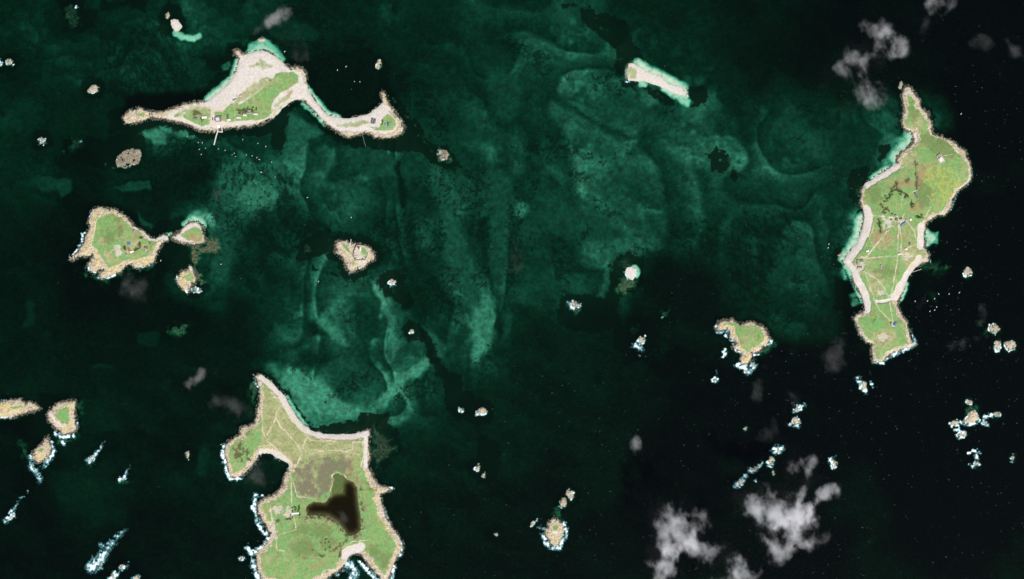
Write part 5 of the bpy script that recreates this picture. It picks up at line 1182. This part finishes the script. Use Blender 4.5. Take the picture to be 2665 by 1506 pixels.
SHM = [leaf_mesh('shrub', 90, 3.0, 3.0, 2.2, .8, LEAF, k, -.2) for k in range(4)]
def shrubs(tr, pts, n, jit, z, label, group, sc=1.0, seed=0):
    r = random.Random(seed + len(group))
    for k in range(n):
        t = k / max(1, n - 1) * (len(pts) - 1); i = min(int(t), len(pts) - 2) if len(pts) > 1 else 0; f = t - i
        a = pts[i]; b_ = pts[min(i + 1, len(pts) - 1)]
        (px, py), = tr((a[0] + (b_[0] - a[0]) * f + r.gauss(0, jit), a[1] + (b_[1] - a[1]) * f + r.gauss(0, jit)))
        o = link('shrub', SHM[k % 4], loc=(wx(px), wy(py), ground_z(px, py)), rz=r.uniform(0, 6)); s_ = sc * r.uniform(.7, 1.3); o.scale = (s_, s_, s_)
        tag(o, label, 'shrub', group)
shrubs(B, ((285,645),(315,600),(350,545)), 26, 5, 1, 'dark shrub in the diagonal thicket across the fort island', 'diagonal thicket on the fort island', 1.2)
shrubs(B, ((340,572),(382,590)), 12, 4, 1, 'dark shrub in the short thicket right of the diagonal one', 'short thicket on the fort island', 1.1)
shrubs(B, ((400,603),), 10, 6, 1, 'dark shrub in the clump left of the narrow dark roofed house', 'clump beside the narrow house', 1.2)
shrubs(B, ((418,633),(432,648)), 8, 4, 1, 'dark shrub in the clump below the narrow dark roofed house', 'clump below the narrow house', 1.2)
shrubs(B, ((448,702),(474,690)), 9, 3, 1, 'dark shrub in the oval clump east of the hamlet', 'clump east of the hamlet', 1.2)
shrubs(B, ((265,715),(277,772)), 16, 2, 1, 'dark shrub in the tall hedge beside the tent field', 'hedge beside the tent field', 1.1)
shrubs(B, ((300,668),), 10, 9, 1, 'scattered dark shrub above the tent field', 'shrubs above the tent field', .9)
shrubs(A, ((915,540),(1000,530),(1050,530)), 26, 11, 1, 'dark garden shrub between the village houses', 'village garden shrubs', 1.0)
shrubs(A, ((650,602),), 7, 7, 1, 'dark shrub beside the white roofed western house', 'shrubs by the western village house', 1.0)
shrubs(A, ((1990,610),(1985,640)), 7, 4, 1, 'shrub at the left edge of the green spit end', 'shrubs on the eastern spit', .9)
shrubs(E, ((815,680),), 8, 9, 1, 'dark shrub in the clump left of the blue roof', 'clump left of the blue roof', 1.0)
shrubs(E, ((945,715),(985,690)), 9, 4, 1, 'dark shrub in the slanting thicket right of the farmhouse', 'thicket by the green island farmhouse', 1.0)
shrubs(E, ((1000,610),(1002,680)), 8, 3, 1, 'dark shrub in the garden hedge of the green island', 'garden hedge of the green island', .8)
shrubs(E, ((1020,560),), 5, 7, 1, 'dark shrub north of the garden hedge', 'shrubs north of the garden hedge', 1.0)
shrubs(Lo, ((590,960),(592,1040)), 9, 3, 1, 'dark shrub in the hedge between the farm and the lake', 'farm hedge by the lake', .9)
shrubs(Lo, ((640,1045),(760,1030),(830,1070),(905,1165)), 22, 6, 1, 'dark shrub on the southern lake bank', 'southern lake bank shrubs', 1.0)
shrubs(Lo, ((780,1215),), 12, 18, 1, 'dark shrub scattered in the field south of the lake', 'shrubs south of the lake', .9)
TRM = [leaf_mesh('crown', 150, 3.8, 3.8, 3.2, 1.0, LEAF2, 30 + k, 2.2) for k in range(3)]
bm = bmesh.new(); bmesh.ops.create_cone(bm, cap_ends=False, segments=7, radius1=.4, radius2=.18, depth=4, matrix=__import__('mathutils').Matrix.Translation((0, 0, 1.6)))
for an in (0, 2.1, 4.2):
    M_ = __import__('mathutils').Matrix
    bmesh.ops.create_cone(bm, cap_ends=False, segments=5, radius1=.16, radius2=.06, depth=2.4, matrix=M_.Translation((math.cos(an) * .8, math.sin(an) * .8, 3.6)) @ M_.Rotation(an, 4, 'Z') @ M_.Rotation(.8, 4, 'Y'))
trunk_me = bpy.data.meshes.new('trunk'); bm.to_mesh(trunk_me); bm.free(); trunk_me.materials.append(BARK)
for k, (x, y) in enumerate(((400, 540), (495, 500), (560, 560), (540, 650), (680, 490), (715, 570), (665, 660), (395, 690))):
    (px, py), = C2((x, y))
    root = link('tree', None, loc=(wx(px), wy(py), ground_z(px, py)), rz=k * 1.3); tag(root, 'small round green tree in the walled garden of the lake farm', 'tree', 'garden trees of the lake farm')
    link('trunk', trunk_me, root); link('crown', TRM[k % 3], root)

# ------------------------------------------------------------------ boats
HULL = paint('white_hull', (.56, .56, .55), .05, .5, .35, .5); DECK = paint('cabin', (.62, .62, .60), .1, .5, .4, .5); MAST = paint('mast', (.35, .35, .36), .1, 1, .3)
bm = bmesh.new()
prof = [(-4.2, 1.15), (-2, 1.45), (.8, 1.4), (2.8, .9), (4.3, .06)]
rows = []
for zc, k in ((-.45, .45), (.2, .92), (.95, 1.0)):
    rows.append([bm.verts.new((x, w * k, zc)) for x, w in prof] + [bm.verts.new((x, -w * k, zc)) for x, w in reversed(prof)])
for a, b_ in zip(rows, rows[1:]):
    for i in range(10): bm.faces.new((a[i - 1], a[i], b_[i], b_[i - 1]))
bm.faces.new(rows[-1]); bm.faces.new(rows[0][::-1]); bmesh.ops.recalc_face_normals(bm, faces=bm.faces)
hull_me = bpy.data.meshes.new('hull'); bm.to_mesh(hull_me); bm.free(); hull_me.materials.append(HULL)
bm = bmesh.new(); box(bm, -.2, 0, .9, 1.6, 3.2, 1.5); cab_me = bpy.data.meshes.new('cabin'); bm.to_mesh(cab_me); bm.free(); cab_me.materials.append(DECK)
bm = bmesh.new(); bmesh.ops.create_cone(bm, cap_ends=True, segments=6, radius1=.1, radius2=.06, depth=10, matrix=__import__('mathutils').Matrix.Translation((.9, 0, 5.9))); mast_me = bpy.data.meshes.new('mast'); bm.to_mesh(mast_me); bm.free(); mast_me.materials.append(MAST)
def boat(tr, x, y, label, group, sc=1.0, ang=None, seed=0):
    (px, py), = tr((x, y))
    r = random.Random(int(px * 7 + py))
    root = link('boat', None, loc=(wx(px), wy(py), 0), rz=math.radians(ang if ang is not None else r.gauss(65, 14)))
    tag(root, label, 'boat', group); s_ = .74 * sc * r.uniform(.85, 1.1); root.scale = (s_, s_, s_)
    link('hull', hull_me, root); link('cabin', cab_me, root)
    if r.random() < .7: link('mast', mast_me, root)
g1 = 'boats moored south of the village'
for x, y in ((825,192),(840,300),(938,282),(872,380),(1142,292),(1250,314),(1392,362),(1583,388),(1677,400),(1750,430),(1528,146),(1766,206),(1891,254),(1985,500),(653,90),(890,195)):
    boat(V, x, y, 'small white boat moored off the jetty south of the village', g1)
boat(V, 1360, 388, 'left of two boats lying side on below the jetty', g1, .9, 0); boat(V, 1415, 414, 'right of two boats lying side on below the jetty', g1, .9, 0)
boat(V, 1790, 462, 'long pale boat lying side on southeast of the jetty', g1, 1.2, -8); boat(V, 1818, 662, 'big white catamaran alone on the teal shoal', g1, 1.6, -12); boat(V, 2040, 738, 'small boat at the right rim of the teal shoal', g1, .9, 0)
for (x, y), lb in zip(((1263,100),(1655,238),(1720,212),(1781,323),(1822,325),(1760,380)), ('large white boat off the northern beach of the village island', 'left of the two big boats in the eastern bay', 'right of the two big boats in the eastern bay', 'left boat of the small trio in the eastern bay', 'right boat of the small trio in the eastern bay', 'lowest boat of the small trio in the eastern bay')):
    boat(A, x, y, lb, 'boats moored in the eastern bay', 1.35 if y < 300 else .8, 40 if y < 220 else 95)
for x, y in ((1130,500),(1262,500),(1392,482),(1080,560),(990,588),(833,592),(1105,664),(1080,704),(1020,718)):
    boat(X5, x, y, 'white boat moored off the southeastern beach of the fort island', 'boats moored off the fort island', 1.15)
for tr, x, y, lb in ((E, 1258, 838, 'single white boat south of the green island neck'), (E, 1993, 882, 'tiny boat east of the pear shaped islet'), (Tt, 250, 197, 'white motor boat in the channel above the round fort'), (Tt, 310, 652, 'white sailing boat southwest of the round fort'), (Tt, 487, 305, 'small boat north of the round fort'), (B, 658, 213, 'lone boat east of the fort island tip'), (U, 2303, 542, 'upper of two boats west of the fort island spit'), (U, 2298, 566, 'lower of two boats west of the fort island spit')):
    boat(tr, x, y, lb, 'single boats among the islands', 1.3, 20 if x == 250 else None)

# ------------------------------------------------------------------ clouds: closed bodies of scattering air
def cloud_material(name, dens, cut, scale, amp, soft=.5):
    t = NT(name)
    tc = t.n('ShaderNodeTexCoord').outputs['Object']
    ln = t.n('ShaderNodeVectorMath', operation='LENGTH'); t.l(tc, ln.inputs[0])
    fall = t.math('SUBTRACT', 1.0, ln.outputs['Value'])
    mp = t.n('ShaderNodeMapping'); mp.inputs['Rotation'].default_value = (0, 0, .9); mp.inputs['Scale'].default_value = (1.0, .8, .8); t.l(t.pos(), mp.inputs['Vector'])
    nd = t.n('ShaderNodeTexNoise'); nd.inputs['Scale'].default_value = scale; nd.inputs['Detail'].default_value = 7; nd.inputs['Roughness'].default_value = .62; nd.inputs['Distortion'].default_value = .0
    t.l(mp.outputs[0], nd.inputs['Vector'])
    v = t.math('ADD', t.math('MULTIPLY', fall, .8), t.math('MULTIPLY', t.math('SUBTRACT', nd.outputs[0], .5), amp))
    d = t.math('MULTIPLY', t.step(v, cut, cut + soft), dens)
    d = t.math('MULTIPLY', d, t.step(fall, 0.0, .25))
    pv = t.n('ShaderNodeVolumePrincipled'); pv.inputs['Color'].default_value = (.985, .98, 1.0, 1); pv.inputs['Anisotropy'].default_value = .1
    t.l(d, pv.inputs['Density']); t.l(pv.outputs[0], t.out.inputs['Volume'])
    return t.m
CTH = cloud_material('thick_cloud', .036, .27, 1 / 80.0, 3.1, .95); CWI = cloud_material('wispy_cloud', .017, .30, 1 / 80.0, 2.9, .8); CFA = cloud_material('faint_wisp', .0021, .30, 1 / 75.0, 3.0, .8)
bm = bmesh.new(); bmesh.ops.create_icosphere(bm, subdivisions=3, radius=1.0); ico = bm
def cloud(x, y, rx, ry, rot, m, label, alt=420, th=None):
    (px, py), = D((x, y))
    k = 1 - alt / CAMH
    me = bpy.data.meshes.new('cloud'); ico.to_mesh(me); me.materials.append(m)
    o = link('cloud', me, loc=(wx(px) * k, wy(py) * k, alt), rz=math.radians(-rot))
    rx, ry = rx / .9666 * S * 1.12, ry / .9666 * S * 1.12
    o.scale = (rx, ry, th or min(rx, ry) * .6)
    tag(o, label, 'cloud', 'clouds drifting over the archipelago')
cloud(1708, 1330, 80, 82, 0, CTH, 'dense white cloud left of the two biggest at lower right'); cloud(1668, 1440, 70, 55, -35, CTH, 'white cloud cut by the bottom edge below the dense one')
cloud(1945, 1290, 85, 72, 20, CTH, 'left lobe of the biggest cloud at lower right'); cloud(2000, 1320, 90, 66, -20, CTH, 'lower lobe of the biggest cloud at lower right'); cloud(2025, 1290, 38, 60, 10, CTH, 'right lobe of the biggest cloud at lower right')
cloud(1850, 1440, 66, 52, -10, CTH, 'white cloud at the bottom edge between the two big ones'); cloud(2072, 1245, 46, 40, -30, CTH, 'small puffy cloud upper right of the biggest cloud'); cloud(2018, 1238, 30, 40, 15, CTH, 'little puff above the biggest cloud')
cloud(2045, 1355, 50, 32, -20, CWI, 'thin patch right below the biggest cloud'); cloud(1960, 1380, 60, 50, 60, CWI, 'thin veil below the biggest cloud'); cloud(2010, 1175, 46, 52, 50, CWI, 'grey wisp above the little puff')
cloud(1760, 1380, 70, 46, -20, CWI, 'thin veil right of the dense white cloud'); cloud(1945, 1085, 70, 34, -30, CFA, 'faint wisp over the skerries'); cloud(1985, 1010, 44, 34, -10, CFA, 'faint wisp left of the collared rock'); cloud(1910, 970, 26, 64, 5, CFA, 'faint upright wisp south of the hooked island'); cloud(1602, 1112, 20, 30, 0, CWI, 'tiny grey puff in the open southern sea')
cloud(2220, 95, 66, 58, 20, CWI, 'grey cloud patch at the upper right'); cloud(2258, 108, 46, 40, 0, CWI, 'right companion of the upper right grey cloud'); cloud(2140, 165, 46, 56, 30, CWI, 'slanting grey wisp below the upper right cloud'); cloud(2190, 232, 52, 50, 20, CWI, 'grey cloud just west of the fort island tip')
cloud(2370, 15, 60, 34, 20, CWI, 'grey wisp touching the top edge'); cloud(2322, 82, 26, 46, 15, CFA, 'narrow faint wisp under the top edge'); cloud(2465, 110, 46, 26, 15, CFA, 'faint puff near the upper right corner'); cloud(2550, 125, 40, 36, 0, CFA, 'faint veil at the right edge')
cloud(688, 48, 74, 26, -32, CWI, 'bright wisp above the village island'); cloud(735, 8, 50, 22, -10, CFA, 'faint wisp at the top edge above the village island'); cloud(745, 140, 34, 40, 40, CFA, 'faint haze over the northern beach')
cloud(482, 953, 50, 24, -42, CWI, 'slanting bright wisp northwest of the lake island'); cloud(575, 1015, 76, 32, 20, CFA, 'faint wisp off the northern tip of the lake island'); cloud(645, 1190, 36, 50, 10, CFA, 'faint haze in the western cove of the lake island'); cloud(868, 1308, 50, 24, 50, CFA, 'wisp hanging over the brown lake'); cloud(340, 720, 56, 46, 40, CFA, 'faint haze south of the green island')
cloud(545, 500, 22, 46, 15, CFA, 'faint puff left of the teal shoal'); cloud(1295, 655, 26, 60, 0, CFA, 'faint haze over the central sandbanks'); cloud(2300, 765, 66, 24, -12, CFA, 'grey wisp by the southeastern beach of the fort island'); cloud(2440, 860, 60, 24, -10, CFA, 'faint wisp east of the southern headland'); cloud(2480, 790, 28, 50, 10, CFA, 'faint wisp above the trio of rocks'); cloud(2100, 890, 40, 50, 20, CFA, 'faint wisp west of the southern headland'); 
ico.free()
